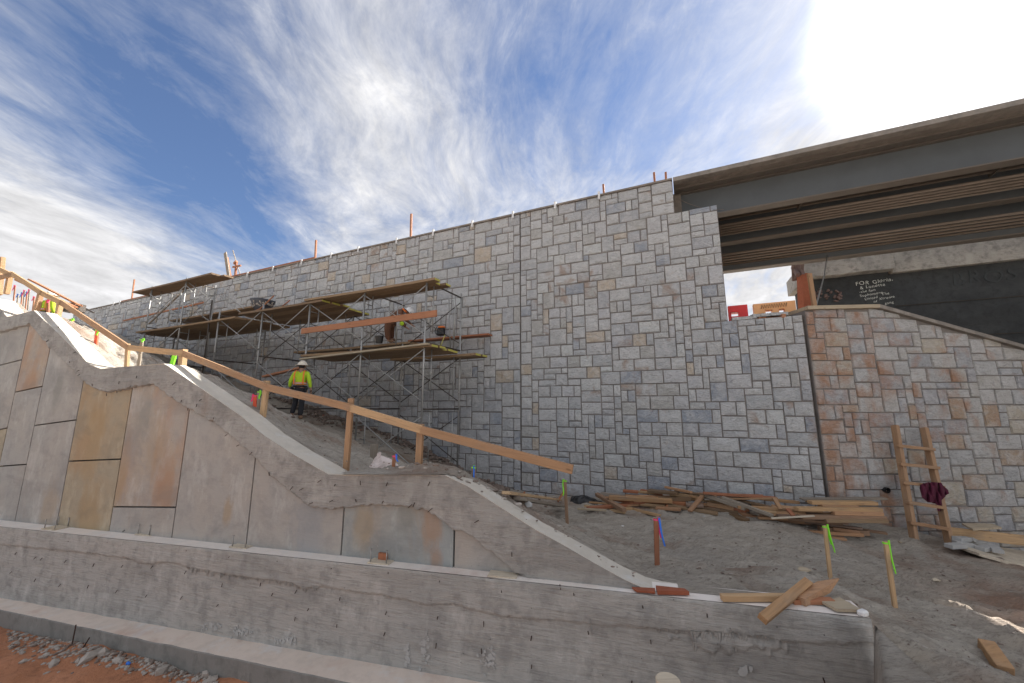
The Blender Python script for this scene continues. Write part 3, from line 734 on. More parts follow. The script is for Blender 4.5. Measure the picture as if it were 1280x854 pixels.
for i, u in enumerate(uu):
    zt = tops[i]; e = .003*fbm(u, 5, 1, 12, 3)
    vv += [cpt(u, zt+e*.4, .004+e), cpt(u, zt+.003*fbm(u, 2, 2, 3, 2), -copw(u)), cpt(u, zt-.5, -copw(u)), cpt(u, zt-.03, -.02)]
mb.add(vv, [(4*i+k, 4*i+4+k, 4*i+4+(k+1) % 4, 4*i+(k+1) % 4) for i in range(NU) for k in (0, 1, 3)])
mb.build('coping_top', M['top'], pw)
for (x, y) in [(147, 489), (134, 492), (100, 463), (88, 452), (101, 468), (116, 480), (165, 482), (172, 470), (150, 477), (253, 499), (268, 522), (285, 543), (247, 505), (228, 500), (236, 510), (380, 610), (392, 628), (402, 600), (420, 605),
               (451, 601), (445, 624), (417, 625), (480, 626), (485, 603), (516, 630), (538, 602), (541, 635), (367, 608), (337, 590), (316, 565), (300, 556), (220, 478), (75, 408), (62, 425), (96, 440), (519, 628), (640, 690), (599, 650)]:
    tie(cop if False else pw, COPF, x, y, rnd.uniform(.02, .05), rnd.uniform(-.12, .12))

# ================================================================== STONE WALLS
# a dozen rock-faced stones, unit size, shared by all
SH = {}
def stone_mesh(k, seed, mat):
    r = random.Random(seed); mb = MB(); n = 3
    e = .04+.02*r.random()
    xs = [e*r.uniform(.3, 1.2), 1/3+r.uniform(-.07, .07), 2/3+r.uniform(-.07, .07), 1-e*r.uniform(.3, 1.2)]
    zs = [e*r.uniform(.3, 1.6), 1/3+r.uniform(-.07, .07), 2/3+r.uniform(-.07, .07), 1-e*r.uniform(.3, 1.6)]
    tx = r.uniform(-.35, .35); tz = r.uniform(-.35, .35)
    vs = []
    for i in range(4):
        for j in range(4):
            edge = i in (0, 3) or j in (0, 3)
            d = (.62 if edge else .95)+r.uniform(-.16, .16)+tx*(i/3-.5)+tz*(j/3-.5)
            vs.append((xs[i]+r.uniform(-.012, .012), -max(.3, d), zs[j]+r.uniform(-.015, .015)))
    b0 = len(vs)
    fr = [(0, 0), (1, 0), (1, 1), (0, 1)]
    vs += [(x, .3, z) for x, z in fr]
    fs = []
    for i in range(3):
        for j in range(3):
            a, b, c, d = i*4+j, (i+1)*4+j, (i+1)*4+j+1, i*4+j+1
            if r.random() < .5: fs += [(a, b, c), (a, c, d)]
            else: fs += [(a, b, d), (b, c, d)]
    low = [0, 4, 8, 12]; right = [12, 13, 14, 15]; top = [15, 11, 7, 3]; left = [3, 2, 1, 0]
    for side, (p, q) in ((low, (0, 1)), (right, (1, 2)), (top, (2, 3)), (left, (3, 0))):
        fs.append(tuple(reversed(side))+(b0+p, b0+q))
    mb.add(vs, fs)
    return mb
SM = [stone_mesh(k, 100+k, None) for k in range(14)]
def shared(k, mat):
    key = (k, mat.name)
    if key not in SH:
        me = bpy.data.meshes.new('stone'); me.from_pydata(SM[k].v, [], SM[k].f); me.materials.append(mat)
        bm = bmesh.new(); bm.from_mesh(me); bmesh.ops.recalc_face_normals(bm, faces=bm.faces); bm.to_mesh(me); bm.free()
        SH[key] = me
    return SH[key]
SIZES = [((3, 2), 5), ((2, 2), 4.2), ((3, 1), 2.2), ((2, 3), 2.3), ((4, 2), 1.8), ((1, 2), 1.7), ((2, 1), 2.6), ((3, 3), 2.2), ((4, 3), .9), ((4, 1), 1.3), ((1, 3), .5), ((5, 2), .4), ((1, 1), .8)]
def tile(nx, nz, mask, r):
    used = np.zeros((nx, nz), bool); out = []; vj = np.zeros((nx+9, nz+4), bool); hj = np.zeros((nx+9, nz+9), bool)
    for j in range(nz):
        for i in range(nx):
            if used[i, j] or not mask[i, j]: continue
            opts = [(s, w*r.random()*(.55 if j and vj[i+s[0], j-1] else 1)) for s, w in SIZES]; opts.sort(key=lambda t: -t[1])
            for (w, h), _ in opts+[((1, 1), 0)]:
                if i+w > nx or j+h > nz: continue
                if used[i:i+w, j:j+h].any() or not mask[i:i+w, j:j+h].all(): continue
                used[i:i+w, j:j+h] = True; vj[i+w, j:j+h] = True; vj[i, j:j+h] = True; hj[i:i+w, j+h] = True; out.append((i, j, w, h)); break
    return out
def stone_wall(root, origin, U, N, u0, z0, cw, ch, nx, nz, mask, mat, seed, ue=None, ze=None, topline=None, joint=.0075, dep=.034, maxn=296):
    """origin: point on the mortar plane; stones stand proud of it"""
    r = random.Random(seed); st = tile(nx, nz, mask, r); recs = []
    lines = [r.uniform(-.012, .012) for _ in range(nz+1)]; cols = [r.uniform(-.014, .014) for _ in range(nx+1)]
    lines[0] = lines[-1] = 0; cols[0] = cols[-1] = 0
    if ue is None: ue = [u0+i*cw for i in range(nx+1)]; ze = [z0+j*ch for j in range(nz+1)]; fixu = fixz = ()
    else: fixu = (us1, us2); fixz = (zs1, zs2)
    for i in range(nx+1):
        if any(abs(ue[i]-q) < 1e-4 for q in fixu): cols[i] = 0
    for j in range(nz+1):
        if any(abs(ze[j]-q) < 1e-4 for q in fixz): lines[j] = 0
    for (i, j, w, h) in st:
        ua = ue[i]+cols[i]+joint*r.uniform(.6, 1.1); ub = ue[i+w]+cols[i+w]-joint*r.uniform(.6, 1.1)
        za = ze[j]+lines[j]+joint*r.uniform(.6, 1.1); zb = ze[j+h]+lines[j+h]-joint*r.uniform(.6, 1.1)
        cut = None
        if topline is not None:
            ta, tb = topline(ua), topline(ub)
            if za > min(ta, tb)-.05: continue
            if zb > min(ta, tb): cut = (min(zb, ta), min(zb, tb))
        P = origin+U*(ua+ub)/2; dist = math.hypot(P[0], P[1])
        recs.append(((ub-ua)*(zb-za)/dist**2, ua, ub, za, zb, cut, r.randrange(14), r.random(), r.random() < .5))
    recs.sort(key=lambda t: -t[0])
    Rm = Matrix(((U[0], N[0], 0), (U[1], N[1], 0), (0, 0, 1)))
    base = wloc(root); rest = MB()
    for q, (_, ua, ub, za, zb, cut, k, rv, fl) in enumerate(recs):
        d = dep*(.7+.6*rv); p = origin+U*ua; loc = V3((p[0], p[1], za))
        if q < maxn and cut is None:
            o = bpy.data.objects.new('stone', shared(k, mat)); o.parent = root; COL.objects.link(o)
            S = Matrix.Diagonal((ub-ua, d, zb-za))
            o.matrix_basis = Matrix.Translation(loc-base) @ (Rm @ S).to_4x4()
        else:
            m_ = rest if q >= maxn else MB(); src = SM[k]; vs = []
            for (x, y, z) in src.v:
                H_ = (zb-za) if cut is None else (cut[0]+(cut[1]-cut[0])*x-za)
                w_ = Rm @ V3((x*(ub-ua), y*d, z*H_)); vs.append(w_+loc)
            m_.add(vs, src.f, 0, rv)
            if q < maxn: m_.build('stone', mat, root)
    if rest.v: rest.build('small_stones', mat, root, kind='stuff', attr=True)
    return len(recs)
UMV, NMV = UM, NM
ZT = hit(838, 225, MAIN)[2]; ZT = (ZT+hit(500, 300, MAIN)[2]+hit(200, 369.5, MAIN)[2])/3
uj = uz(MAIN, 651, 450)[0]
us1, zs1 = uz(MAIN, 842, 250); zs1 = uz(MAIN, 866, 262)[1]; us2 = uz(MAIN, 904, 340)[0]; zs2 = uz(MAIN, 956, 397.5)[1]
print('main wall', ZT, uj, us1, zs1, us2, zs2)
def tz_line(u, o=.0): p = wallpt(u, 0, o); return float(TZ0(p[0], p[1])[0])
def wall_section(name, label, ulo, uhi, cw, ch, seed, topf, bodytops):
    root = thing(name, tuple(wallpt((ulo+uhi)/2, max(0, tz_line((ulo+uhi)/2)))), label, 'wall', 'stone clad walls')
    zmin = min(tz_line(ulo+(uhi-ulo)*k/20) for k in range(21))-.25
    def cuts(vals, step):      # cell edges that fall exactly on every corner of the outline
        out = [vals[0]]
        for p_, q_ in zip(vals[:-1], vals[1:]):
            n_ = max(1, round((q_-p_)/step)); out += [p_+(q_-p_)*k/n_ for k in range(1, n_+1)]
        return out
    ue = cuts([ulo]+[b_[1] for b_ in bodytops], cw); ze = cuts([zmin]+sorted(b_[2] for b_ in bodytops), ch)
    nx = len(ue)-1; nz = len(ze)-1
    mask = np.zeros((nx, nz), bool)
    for i in range(nx):
        u = (ue[i]+ue[i+1])/2; t_ = topf(u); zt = tz_line(u)-.3
        for j in range(nz):
            zc = (ze[j]+ze[j+1])/2
            mask[i, j] = zc < t_ and zc > zt
    n = stone_wall(root, P0*A(1, 1, 0), UM, NM, ulo, zmin, cw, ch, nx, nz, mask, M['stone'], seed, ue, ze)
    for k, (a, b, t) in enumerate(bodytops):
        mb = MB(); zb = zmin-.6
        vs = [wallpt(a, zb, 0), wallpt(b, zb, 0), wallpt(b, t-.004, 0), wallpt(a, t-.004, 0)]
        mb.prism(vs, NM*.6); mb.build('mortar_bed', M['mortar'], root)
    print(name, n)
    return root
ws_r = wall_section('stone_wall', 'tall stepped grey stone wall running up to the bridge end, right of the thin joint', uj+.008, UEND-.012, .158, .14, 5,
             lambda u: ZT if u < us1 else (zs1 if u < us2 else zs2), [(uj+.008, us1, ZT), (us1+.002, us2, zs1), (us2+.002, UEND-.012, zs2)])
UL = uz(MAIN, 92, 395)[0]
ws_l = wall_section('stone_wall', 'long grey stone wall behind the scaffolding, running away uphill', UL, uj-.008, .18, .155, 9, lambda u: ZT, [(UL, uj-.008, ZT)])
# pale capping course of cast concrete at the very top of both
mb = MB(); mb.bar(wallpt(UL, ZT+.012, -.27), wallpt(us1, ZT+.012, -.27), .66, .045, mi=0)
mb.build('wall_cap', M['deck'], ws_l)
# right wing wall
CAPL = [(XR, hit(1003, 388, RIGHT)[2]), (hit(1095, 386, RIGHT)[0], hit(1095, 386, RIGHT)[2]), (hit(1280, 438, RIGHT)[0], hit(1280, 438, RIGHT)[2]), (13, .9)]
print('cap', CAPL)
sl = (CAPL[2][1]-CAPL[1][1])/(CAPL[2][0]-CAPL[1][0]); CAPL[3] = (13, CAPL[2][1]+sl*(13-CAPL[2][0]))
capz = lambda u: interp(CAPL, u)
wr = thing('stone_wall', (8.5, YR, 0), 'rust streaked stone wing wall with sloping concrete cap behind the ladder', 'wall', 'stone clad walls')
cw, ch = .155, .14; nx = round((13-XR)/cw); z0 = -.55; nz = math.ceil((CAPL[0][1]-z0)/ch)
mask = np.zeros((nx, nz), bool)
for i in range(nx):
    u = XR+(i+.5)*cw; tzz = float(TZ0(u, YR)[0])-.2
    for j in range(nz):
        zc = z0+(j+.5)*ch; mask[i, j] = zc-.5*ch < capz(u) and zc > tzz
print('right', stone_wall(wr, A(0, YR, 0), A(1, 0, 0), A(0, 1, 0), XR, z0, cw, ch, nx, nz, mask, M['stone_r'], 21, topline=capz))
mb = MB(); poly = [A(XR, YR, -1.5)]+[A(u, YR, z-.004) for u, z in CAPL]+[A(13, YR, -1.5)]
mb.prism(poly, (0, .5, 0)); mb.build('mortar_bed', M['mortar'], wr)
for k in range(3):
    (ua_, za_), (ub_, zb_) = CAPL[k], CAPL[k+1]
    mb = MB(); ov = .05
    ps = [A(ua_, YR-.09, za_), A(ub_, YR-.09, zb_), A(ub_, YR-.09, zb_+.07), A(ua_, YR-.09, za_+.07)]
    mb.prism(ps, (0, .62, 0)); mb.build('wall_cap', [M['plankpale'], M['fascia'], M['fascia']][k], wr)
# drain pipe mouth
mb = MB(); q = hit(1105, 612, RIGHT); mb.tube([q+A(0, -.075, 0), q+A(0, .05, 0)], .05, 14, caps=False); mb.tube([q+A(0, -.078, 0), q+A(0, .05, 0)], .038, 14, caps=False)
mb.build('drain_pipe', M['blackplastic'], wr)

# fill behind the walls and the road below the bridge
mb = MB()
mb.prism([wallpt(UL, -1, -.62), wallpt(us2-.05, -1, -.62), wallpt(us2-.05, -1, -7), wallpt(UL, -1, -7)], (0, 0, 1+zs1-.02)); mb.build('embankment', M['soil'], kind='structure')
mb = MB()
mb.prism([wallpt(us2, -1, -.62), A(XR, YR+.52, -1), A(8, YR+.52, -1), A(8, 45, -1), wallpt(us2, -1, -30)], (0, 0, 1+zs2-.25)); mb.build('terrace', M['clay'], kind='structure')
mb = MB(); mb.prism([A(8.01, YR+.52, -1), A(40, YR+.52, -1), A(40, 45, -1), A(8.01, 45, -1)], (0, 0, 1.6)); mb.build('terrace', M['clay'], kind='structure')

# ================================================================== NEW BRIDGE
br = thing('steel_bridge', tuple(wallpt(3, zs2-.25, -2)), 'new steel girder bridge with concrete deck edge overhead at the top right', 'bridge')
zf = hit(1050, 178, off(MAIN, .06))[2]; zft = ZT+.03; zg = hit(1050, 243, off(MAIN, -.72))[2]
UB0 = us1+.02; UB1 = 30
print('bridge', zf, zft, zg)
def lbar(name, ua, ub, z0_, z1_, o0, o1, mat, parent=br, kind=None):
    mb = MB(); mb.prism([wallpt(ua, z0_, o0), wallpt(ua, z1_, o0), wallpt(ua, z1_, o1), wallpt(ua, z0_, o1)], UM*(ub-ua)); return mb.build(name, mat, parent, kind=kind)
def oz(x, y, z):
    r = ray(x, y); p = CO+r*(z-H)/r[2]; return -((p-P0)@NM)
ZG = [zg, zg-.05, zg-.58]
OG = [oz(1050, 202, zf)+.02, oz(1050, 284, ZG[1]), (oz(1100, 316.5, ZG[2])+oz(930, 341, ZG[2]))/2+.13]
print('girders', OG, zg, zf)
OE = OG[2]-.12
lbar('deck_fascia', UB0, UB1, zf-.05, zft, .07, -.1, M['fascia'])
lbar('deck_slab', UB0, UB1, zf-.005, zft-.03, -.102, OE+.08, M['deck'])
lbar('deck_fascia', UB0, UB1, zf-.05, zft, OE+.078, OE, M['fascia'])
lbar('haunch_strip', UB0, UB1, zf-.045, zf-.007, OG[0]+.34, OG[0]+.16, M['girder_edge'])
for o, zq in zip(OG, ZG):
    lbar('girder_web', UB0, UB1, zq+.03, zf-.05, o+.008, o-.008, M['girder'])
    lbar('girder_flange', UB0, UB1, zq, zq+.028, o+.13, o-.13, M['girder_edge'])
    lbar('girder_flange', UB0, UB1, zf-.048, zf-.007, o+.1, o-.1, M['girder_edge'])
for ga, gb in ((OG[0], OG[1]), (OG[1], OG[2])):
    for k in range(5):
        o = ga+(gb-ga)*(.42+.11*k)
        mb = MB(); z = zf-.16; mb.tube([wallpt(UB0+.2, z, o), wallpt(UB1, z, o)], .032, 8); mb.build('conduit', M['pipe'], br, smooth=True)
        lbar('soffit_rib', UB0+.1, UB1, zf-.04, zf-.008, o+.09, o+.05, M['pipe'])
    for u in (UB0+2.9, UB0+6.4, UB0+10):
        mb = MB(); z = zf-.22; mb.bar(wallpt(u, z, ga+(gb-ga)*.38), wallpt(u, z, ga+(gb-ga)*.9), .04, .03)
        mb.bar(wallpt(u, zf-.05, ga+(gb-ga)*.38), wallpt(u, z-.02, ga+(gb-ga)*.38), .03, .03); mb.bar(wallpt(u, zf-.05, ga+(gb-ga)*.9), wallpt(u, z-.02, ga+(gb-ga)*.9), .03, .03); mb.build('hanger', M['girder_edge'], br)
mb = MB(); a, b_ = hit(848, 249, off(MAIN, -.6)), hit(905, 262, off(MAIN, -.6)); mb.tube([a+(b_-a)*t-A(0, 0, .09*math.sin(t*3.14)) for t in np.linspace(0, 1, 8)], .006, 5); mb.build('loose_cable', M['pipe'], br)
for (y0, y1, zq) in ((257, 270, zg+.0), (298, 312, zg-.36)):
    for k in range(5):
        o = oz(1050, y0+(y1-y0)*k/4, zq); mb = MB(); mb.tube([wallpt(UB0-.3, zq, o), wallpt(UB1, zq, o)], .033, 8); mb.build('conduit', M['pipe'], br, smooth=True)
lbar('abutment_block', us1-.9, UB0+.15, zs1-.4, zf-.01, -.612, OE, M['deck'])
# bearing seats on the abutment
mb = MB(); lbar('end_diaphragm', UB0, UB0+.06, zg+.03, zf-.05, OG[0]-.02, OG[2]+.02, M['girder'])
lbar('bearing_shelf', us1+.02, us2, zs1-.3, zs1-.02, -.65, OE, M['deck'])

# ================================================================== OLD BRIDGE beyond
OLD = off(MAIN, OE-2.2)
ob = thing('old_bridge', tuple(A(*(hit(1150, 360, OLD)[:2]), zs2-.25)), 'old bridge of weathered concrete over dark painted beams with chalk writing beyond the wing wall', 'bridge')
ou = lambda x, y: uz(OLD, x, y)
def opt(u, z, o=0): p = OLD[0]+UM*u-NM*o; return A(p[0], p[1], z)
u0o, zc = ou(1000, 351.5); uso = ou(1113, 339)[0]; ztp = ou(1000, 331.5)[1]
zc2 = ou(1200, 333)[1]
mb = MB(); n = 70; vs = []
for i in range(n+1):
    u = u0o+.06+(uso-u0o-.06)*i/n; w = .03*fbm(u, 0, 0, 1.8, 4)
    vs += [opt(u, zc+w, .32+w), opt(u, ztp+.5*w, .30), opt(u, ztp, -2), opt(u, zc, -2)]
fs = [(3, 2, 1, 0), tuple(4*n+k for k in range(4))]+[(4*i+k, 4*i+4+k, 4*i+4+(k+1) % 4, 4*i+(k+1) % 4) for i in range(n) for k in range(4)]
mb.add(vs, fs); mb.build('parapet', M['old'], ob)
mb = MB(); mb.prism([opt(uso+.003, zc2, .12), opt(uso+.003, ztp+.03, .12), opt(uso+.003, ztp+.03, -2), opt(uso+.003, zc2, -2)], UM*24); mb.build('parapet', M['old'], ob)
mb = MB(); mb.prism([opt(u0o+.25, zs2-.3, -.03), opt(u0o+.25, zc-.002, -.03), opt(u0o+.25, zc-.002, -1.9), opt(u0o+.25, zs2-.3, -1.9)], UM*(uso-u0o-.3)); mb.build('painted_beam', M['oldwall'], ob)
mb = MB(); mb.prism([opt(uso-.04, .5, -.05), opt(uso-.04, zc2-.002, -.05), opt(uso-.04, zc2-.002, -1.9), opt(uso-.04, .5, -1.9)], UM*24); mb.build('painted_beam', M['oldwall'], ob)
for dz in (1.0, 2.0):
    mb = MB(); mb.bar(opt(uso, zc2-dz, -.04), opt(uso+24, zc2-dz, -.04), .03, .02); mb.build('form_line', M['dark'], ob)
# ragged timber end post and rust-brown return
mb = MB()
for k in range(9):
    x = 990+rnd.uniform(-4, 4); p = hit(985+rnd.uniform(0, 11), 334+rnd.uniform(0, 6), OLD); q = hit(988+rnd.uniform(0, 9), 352+rnd.uniform(0, 6), OLD)
    mb.bar(p-NM*rnd.uniform(.3, .8), q-NM*rnd.uniform(.3, .8), .09, .11)
mb.build('broken_edge', M['bark'], ob)
mb = MB(); mb.bar(hit(999, 350, OLD)-NM*.6, hit(1001, 395, OLD)-NM*.6, .3, .24); mb.build('end_post', M['brickp'], ob)
mb = MB()
for k in range(26):
    p = hit(1018+rnd.uniform(0, 34), 362+rnd.uniform(-1, 16), OLD)+NM*.01; mb.box(p, (rnd.uniform(.03, .12), .05, rnd.uniform(.02, .08)), Matrix.Rotation(rnd.uniform(0, 3), 3, 'Y'))
mb.build('chipped_patch', M['bark'], ob, kind='stuff')
# chalk writing
def letters(txt, px, py, size, ang, mat, name='chalk_writing', o=-.018):
    cu_ = bpy.data.curves.new('t', 'FONT'); cu_.body = txt; cu_.size = 1; cu_.extrude = .004; cu_.offset = -.012; cu_.shear = .12; cu_.space_character = 1.12
    to = bpy.data.objects.new('t', cu_); COL.objects.link(to); dg = bpy.context.evaluated_depsgraph_get()
    me = bpy.data.meshes.new_from_object(to.evaluated_get(dg)); bpy.data.objects.remove(to)
    me.materials.clear(); me.materials.append(mat)
    for v in me.vertices:
        v.co.y += .05*math.sin(v.co.x*3.1+py)+.02*math.sin(v.co.x*9); v.co.x += .03*math.sin(v.co.y*7+v.co.x*2)
    u, z = uz(off(OLD, o), px, py); p = opt(u, z, o)
    X = V3(UM); Y = V3((0, 0, 1)); c, s_ = math.cos(ang), math.sin(ang)
    X2 = X*c+Y*s_; Y2 = -X*s_+Y*c; Z = V3(-NM)
    m = Matrix(((X2.x*size, Y2.x*size, Z.x*.5, p[0]), (X2.y*size, Y2.y*size, Z.y*.5, p[1]), (X2.z*size, Y2.z*size, Z.z*.5, p[2]), (0, 0, 0, 1)))
    ob_ = bpy.data.objects.new(name, me); COL.objects.link(ob_); ob_.parent = ob; ob_['kind'] = 'stuff'
    ob_.matrix_basis = Matrix.Translation(-wloc(ob)) @ m
for t_, x, y, s_, a_ in [('FOR', 1069.5, 357.4, .165, 3), ('Gloria,', 1090.5, 354.8, .155, 5), ('& Lunette', 1075, 361.8, .135, 4), ('-the fam', 1074, 366.6, .105, 4), ('Sophomore', 1075, 371.6, .105, 6), ('United', 1081, 375.6, .105, 7), ('The', 1102, 369.5, .11, 5), ('of', 1092, 378.6, .10, 6), ('Xtreme', 1099, 375.2, .105, 6), ('gang', 1106, 380.6, .105, 4)]:
    letters(t_, x, y, s_, math.radians(a_), M['chalk'])
letters('BROS 52', 1190, 357, .50, 0, M['oldwall'] if False else plain('faded_grey_spray', (.042, .049, .053), .9), 'faded_writing', o=-.035)
# ================================================================== SCAFFOLDING
OF = 2.15
FR = off(MAIN, OF); DEP = 1.5
def sp(u, z, o): return wallpt(u, z, o)
def tube_part(parent, name, a, b, r=.021, mat='galv', n=7):
    mb = MB(); mb.tube([a, b], r, n); return mb.build(name, M[mat], parent, smooth=True)
def gz(u, o): p = wallpt(u, 0, o); return TZ(p[0], p[1])
legx = [(534, 342), (457, 356), (389, 370), (329, 387), (274, 397)]
LU = [uz(FR, x, y)[0] for x, y in legx]
print('legs', LU)
ZTOP = hit(534, 352, FR)[2]; ZLOW = hit(536, 433, FR)[2]
scf = thing('scaffold', tuple(wallpt((LU[0]+LU[-1])/2, gz((LU[0]+LU[-1])/2, 1.2), 1.2)), 'long low run of galvanised tube scaffolding against the stone wall, carrying two levels of planks', 'scaffold')
def frame(parent, u, o0, dep, z0a, z0b, z1, rung=True):
    A0 = sp(u, z0a-.05, o0); A1 = sp(u, z1, o0); B_0 = sp(u, z0b-.05, o0-dep); B_1 = sp(u, z1, o0-dep)
    tube_part(parent, 'leg', A0, A1, .024); tube_part(parent, 'leg', B_0, B_1, .024)
    tube_part(parent, 'ledger', sp(u, z1-.12, o0), sp(u, z1-.12, o0-dep), .02, 'darkmetal')
    z = z1-1.55
    while z > min(z0a, z0b)+.1:
        tube_part(parent, 'ledger', sp(u, z, o0), sp(u, z, o0-dep), .02, 'darkmetal'); z -= 1.5
    # short inner ladder tubes beside each leg
    for oo, s_ in ((o0, -1), (o0-dep, 1)):
        if not rung: break
        zt = z1-.14; zb = z1-1.3; o2 = oo+s_*.28
        while zb > min(z0a, z0b)-.3:
            tube_part(parent, 'inner_tube', sp(u, zt, o2), sp(u, zb, o2), .015)
            for k in (.25, .55, .85):
                tube_part(parent, 'rung', sp(u, zt-(zt-zb)*k, oo), sp(u, zt-(zt-zb)*k, o2), .012)
            zt -= 1.5; zb -= 1.5
for u in LU: frame(scf, u, OF, DEP, gz(u, OF), gz(u, OF-DEP), ZTOP+.12)
for i in range(4):
    a, b = LU[i], LU[i+1]
    for o, r in ((OF+.03, .012), (OF-DEP-.03, .012)):
        for zt in (ZTOP-.1, ZTOP-1.6, ZTOP-3.1):
            zb = zt-1.15
            if zb < min(gz(a, o), gz(b, o))-.1: continue
            mt = 'galv' if o > 1 else 'darkmetal'
            tube_part(scf, 'cross_brace', sp(a, zt, o), sp(b, zb, o), r, mt, 6); tube_part(scf, 'cross_brace', sp(b, zt, o+.012), sp(a, zb, o+.012), r, mt, 6)
# inner row near the wall carrying the mason's walkway
q = sp(LU[0]+.35, ZLOW+.25, .45)
for (x0, y0, x1, y1) in [(561, 373, 563, 440), (566, 375, 567, 438), (495, 405, 494, 436), (489, 406, 487, 436), (566, 440, 580, 425)]:
    pl = off(MAIN, .5); tube_part(scf, 'bracket_tube', hit(x0, y0, pl), hit(x1, y1, pl), .018)

def planks(name_label, u0_, u1_, z, o0, o1, n, mat='plank', group='scaffold planks', tilt=0, jitter=.12, thick=.06, yellow=False, labels=None):
    w = (o0-o1)/n
    for k in range(n):
        o = o0-w*(k+.5); ja = rnd.uniform(-jitter, jitter); jb = rnd.uniform(-jitter, jitter)
        a = sp(u0_+ja, z+.006*rnd.random(), o); b = sp(u1_+jb, z+tilt+.006*rnd.random(), o)
        t_ = thing('scaffold_plank', a, (labels[k] if labels else f'{name_label}, {["outermost","second","third","fourth","fifth","innermost"][k if k < n-1 else 5]} plank of that deck'), 'plank', group)
        board('board', a, b, w*.96, thick, M[mat], t_, segs=4, warp=-.015)
        if yellow:
            e = V3(b)+(V3(b)-V3(a)).normalized()*.004
            mb = MB(); mb.bar(V3(b), e+(V3(b)-V3(a)).normalized()*.006, w*.86, thick*.75); mb.build('painted_end', M['yellow'], t_)
uE = uz(FR, 545, 352)[0]
planks('brown plank of the narrow top deck at the right end', LU[2]-.2, uE, ZTOP, OF+.1, OF-.55, 3, yellow=True)
uE2 = uz(FR, 403, 375)[0]
planks('brown plank of the long left deck under the wheelbarrow', uz(FR, 300, 397)[0], uE2+.15, ZTOP-.09, OF+.1, .5, 6, yellow=True)
planks('dark plank of the far left deck near the handrail corner', uz(FR, 172, 425)[0], uz(FR, 298, 397)[0], ZTOP-.18, OF+.1, .5, 6)
uL = uz(FR, 376, 452)[0]; uR = uz(FR, 537, 433)[0]
planks('wide plank of the lower front deck behind the standing worker', uL, uR+.1, ZLOW, OF+.1, 1.0, 5, yellow=True)
planks('plank laid across the right end of the lower front deck', (uL+uR)/2, uR+.55, ZLOW-.06, .98, .42, 2, yellow=True)
ZB = hit(500, 429, off(MAIN, .7))[2]
planks('plank of the inner walkway under the crouching worker', uz(off(MAIN, .7), 368, 448)[0], uz(off(MAIN, .7), 514, 428)[0], ZB, .68, .15, 2)
a, b = hit(513, 427, off(MAIN, .22)), hit(613, 418.5, off(MAIN, .22))
t_ = thing('scaffold_plank', a, 'thin dark plank jutting out to the right, carrying the black tool bag', 'plank', 'scaffold planks'); board('board', a, b, .24, .045, M['redwood'], t_)
a, b = hit(377, 415, off(FR, .04)), hit(546, 393.5, off(FR, .04)); zz_ = (a[2]+b[2])/2; 
t_ = thing('guard_board', a, 'red-brown guard board on edge in front of the crouching worker', 'board'); board('board', (a[0], a[1], zz_), (b[0], b[1], zz_+.05), .035, .155, M['redwood'], t_)
# pair of edge planks seen above the lower deck
a, b = hit(376, 449, off(FR, .12)), hit(536, 430, off(FR, .12)); t_ = thing('guard_board', a, 'pale worn board lying along the front edge of the lower deck', 'board'); board('board', a, b, .1, .04, M['plankpale'], t_)
# back deck on the left
BK = off(MAIN, .95)
planks('short plank of the small middle deck left of the wheelbarrow', uz(BK, 212, 402)[0], uz(BK, 316, 386)[0], hit(258, 393, BK)[2], .95, .3, 3)
# tall left tower
sc2 = thing('scaffold', tuple(wallpt(uz(FR, 212, 430)[0], gz(uz(FR, 212, 430)[0], 1.2), 1.2)), 'tall left scaffold tower rising above the wall top under a pair of long planks', 'scaffold')
TU = [uz(FR, x, y)[0] for x, y in [(234, 347), (190.5, 359.6)]]
ZT2 = (hit(234, 350, FR)[2]+hit(190.5, 362, FR)[2])/2
for u in TU: frame(sc2, u, OF, .9, gz(u, OF), gz(u, OF-.9), ZT2+.1)
for zt in (ZT2-.2, ZT2-1.7):
    for o in (OF+.03, OF-.93):
        tube_part(sc2, 'cross_brace', sp(TU[0], zt, o), sp(TU[1], zt-1.1, o), .014); tube_part(sc2, 'cross_brace', sp(TU[1], zt, o+.015), sp(TU[0], zt-1.1, o+.015), .014)
for o in (OF+.03, OF-.9):
    tube_part(sc2, 'cross_brace', sp(TU[0], ZT2-.15, o), sp(TU[0]+1.7, ZT2-1.1, o), .014); tube_part(sc2, 'cross_brace', sp(TU[0], ZT2-.05, o-.1), sp(TU[0]+1.7, ZT2-.95, o-.1), .014)
tube_part(sc2, 'leg', sp(TU[0]+1.7, gz(TU[0]+1.7, OF), OF), sp(TU[0]+1.7, ZT2-.9, OF), .022, 'darkmetal')
planks('grey-brown plank of the topmost pair above the wall top', uz(FR, 168, 369)[0], uz(FR, 270, 344)[0], ZT2, OF+.1, OF-.5, 2, labels=['topmost grey-brown plank of the left tower, outer one of the pair against the sky', 'topmost grey-brown plank of the left tower, inner one of the pair against the sky'])
a, b = hit(155, 401, off(MAIN, .5)), hit(256, 378, off(MAIN, .5)); t_ = thing('wooden_pole', a, 'long thin red-brown pole tied level across the left tower', 'pole'); board('pole', a, b, .05, .07, M['redwood'], t_)
a, b = hit(186, 405, off(MAIN, 1.0)), hit(231, 362, off(MAIN, 1.0)); t_ = thing('wooden_pole', a, 'dark pole leaning diagonally through the left tower', 'pole'); board('pole', a, b, .05, .06, M['greywood'], t_)
a, b = hit(330, 471, off(MAIN, 1.9)), hit(380, 459, off(MAIN, 1.9)); t_ = thing('wooden_pole', a, 'dark red plank sloping up behind the hard hat of the standing worker', 'pole'); board('plank', a, b, .14, .05, M['redwood'], t_)

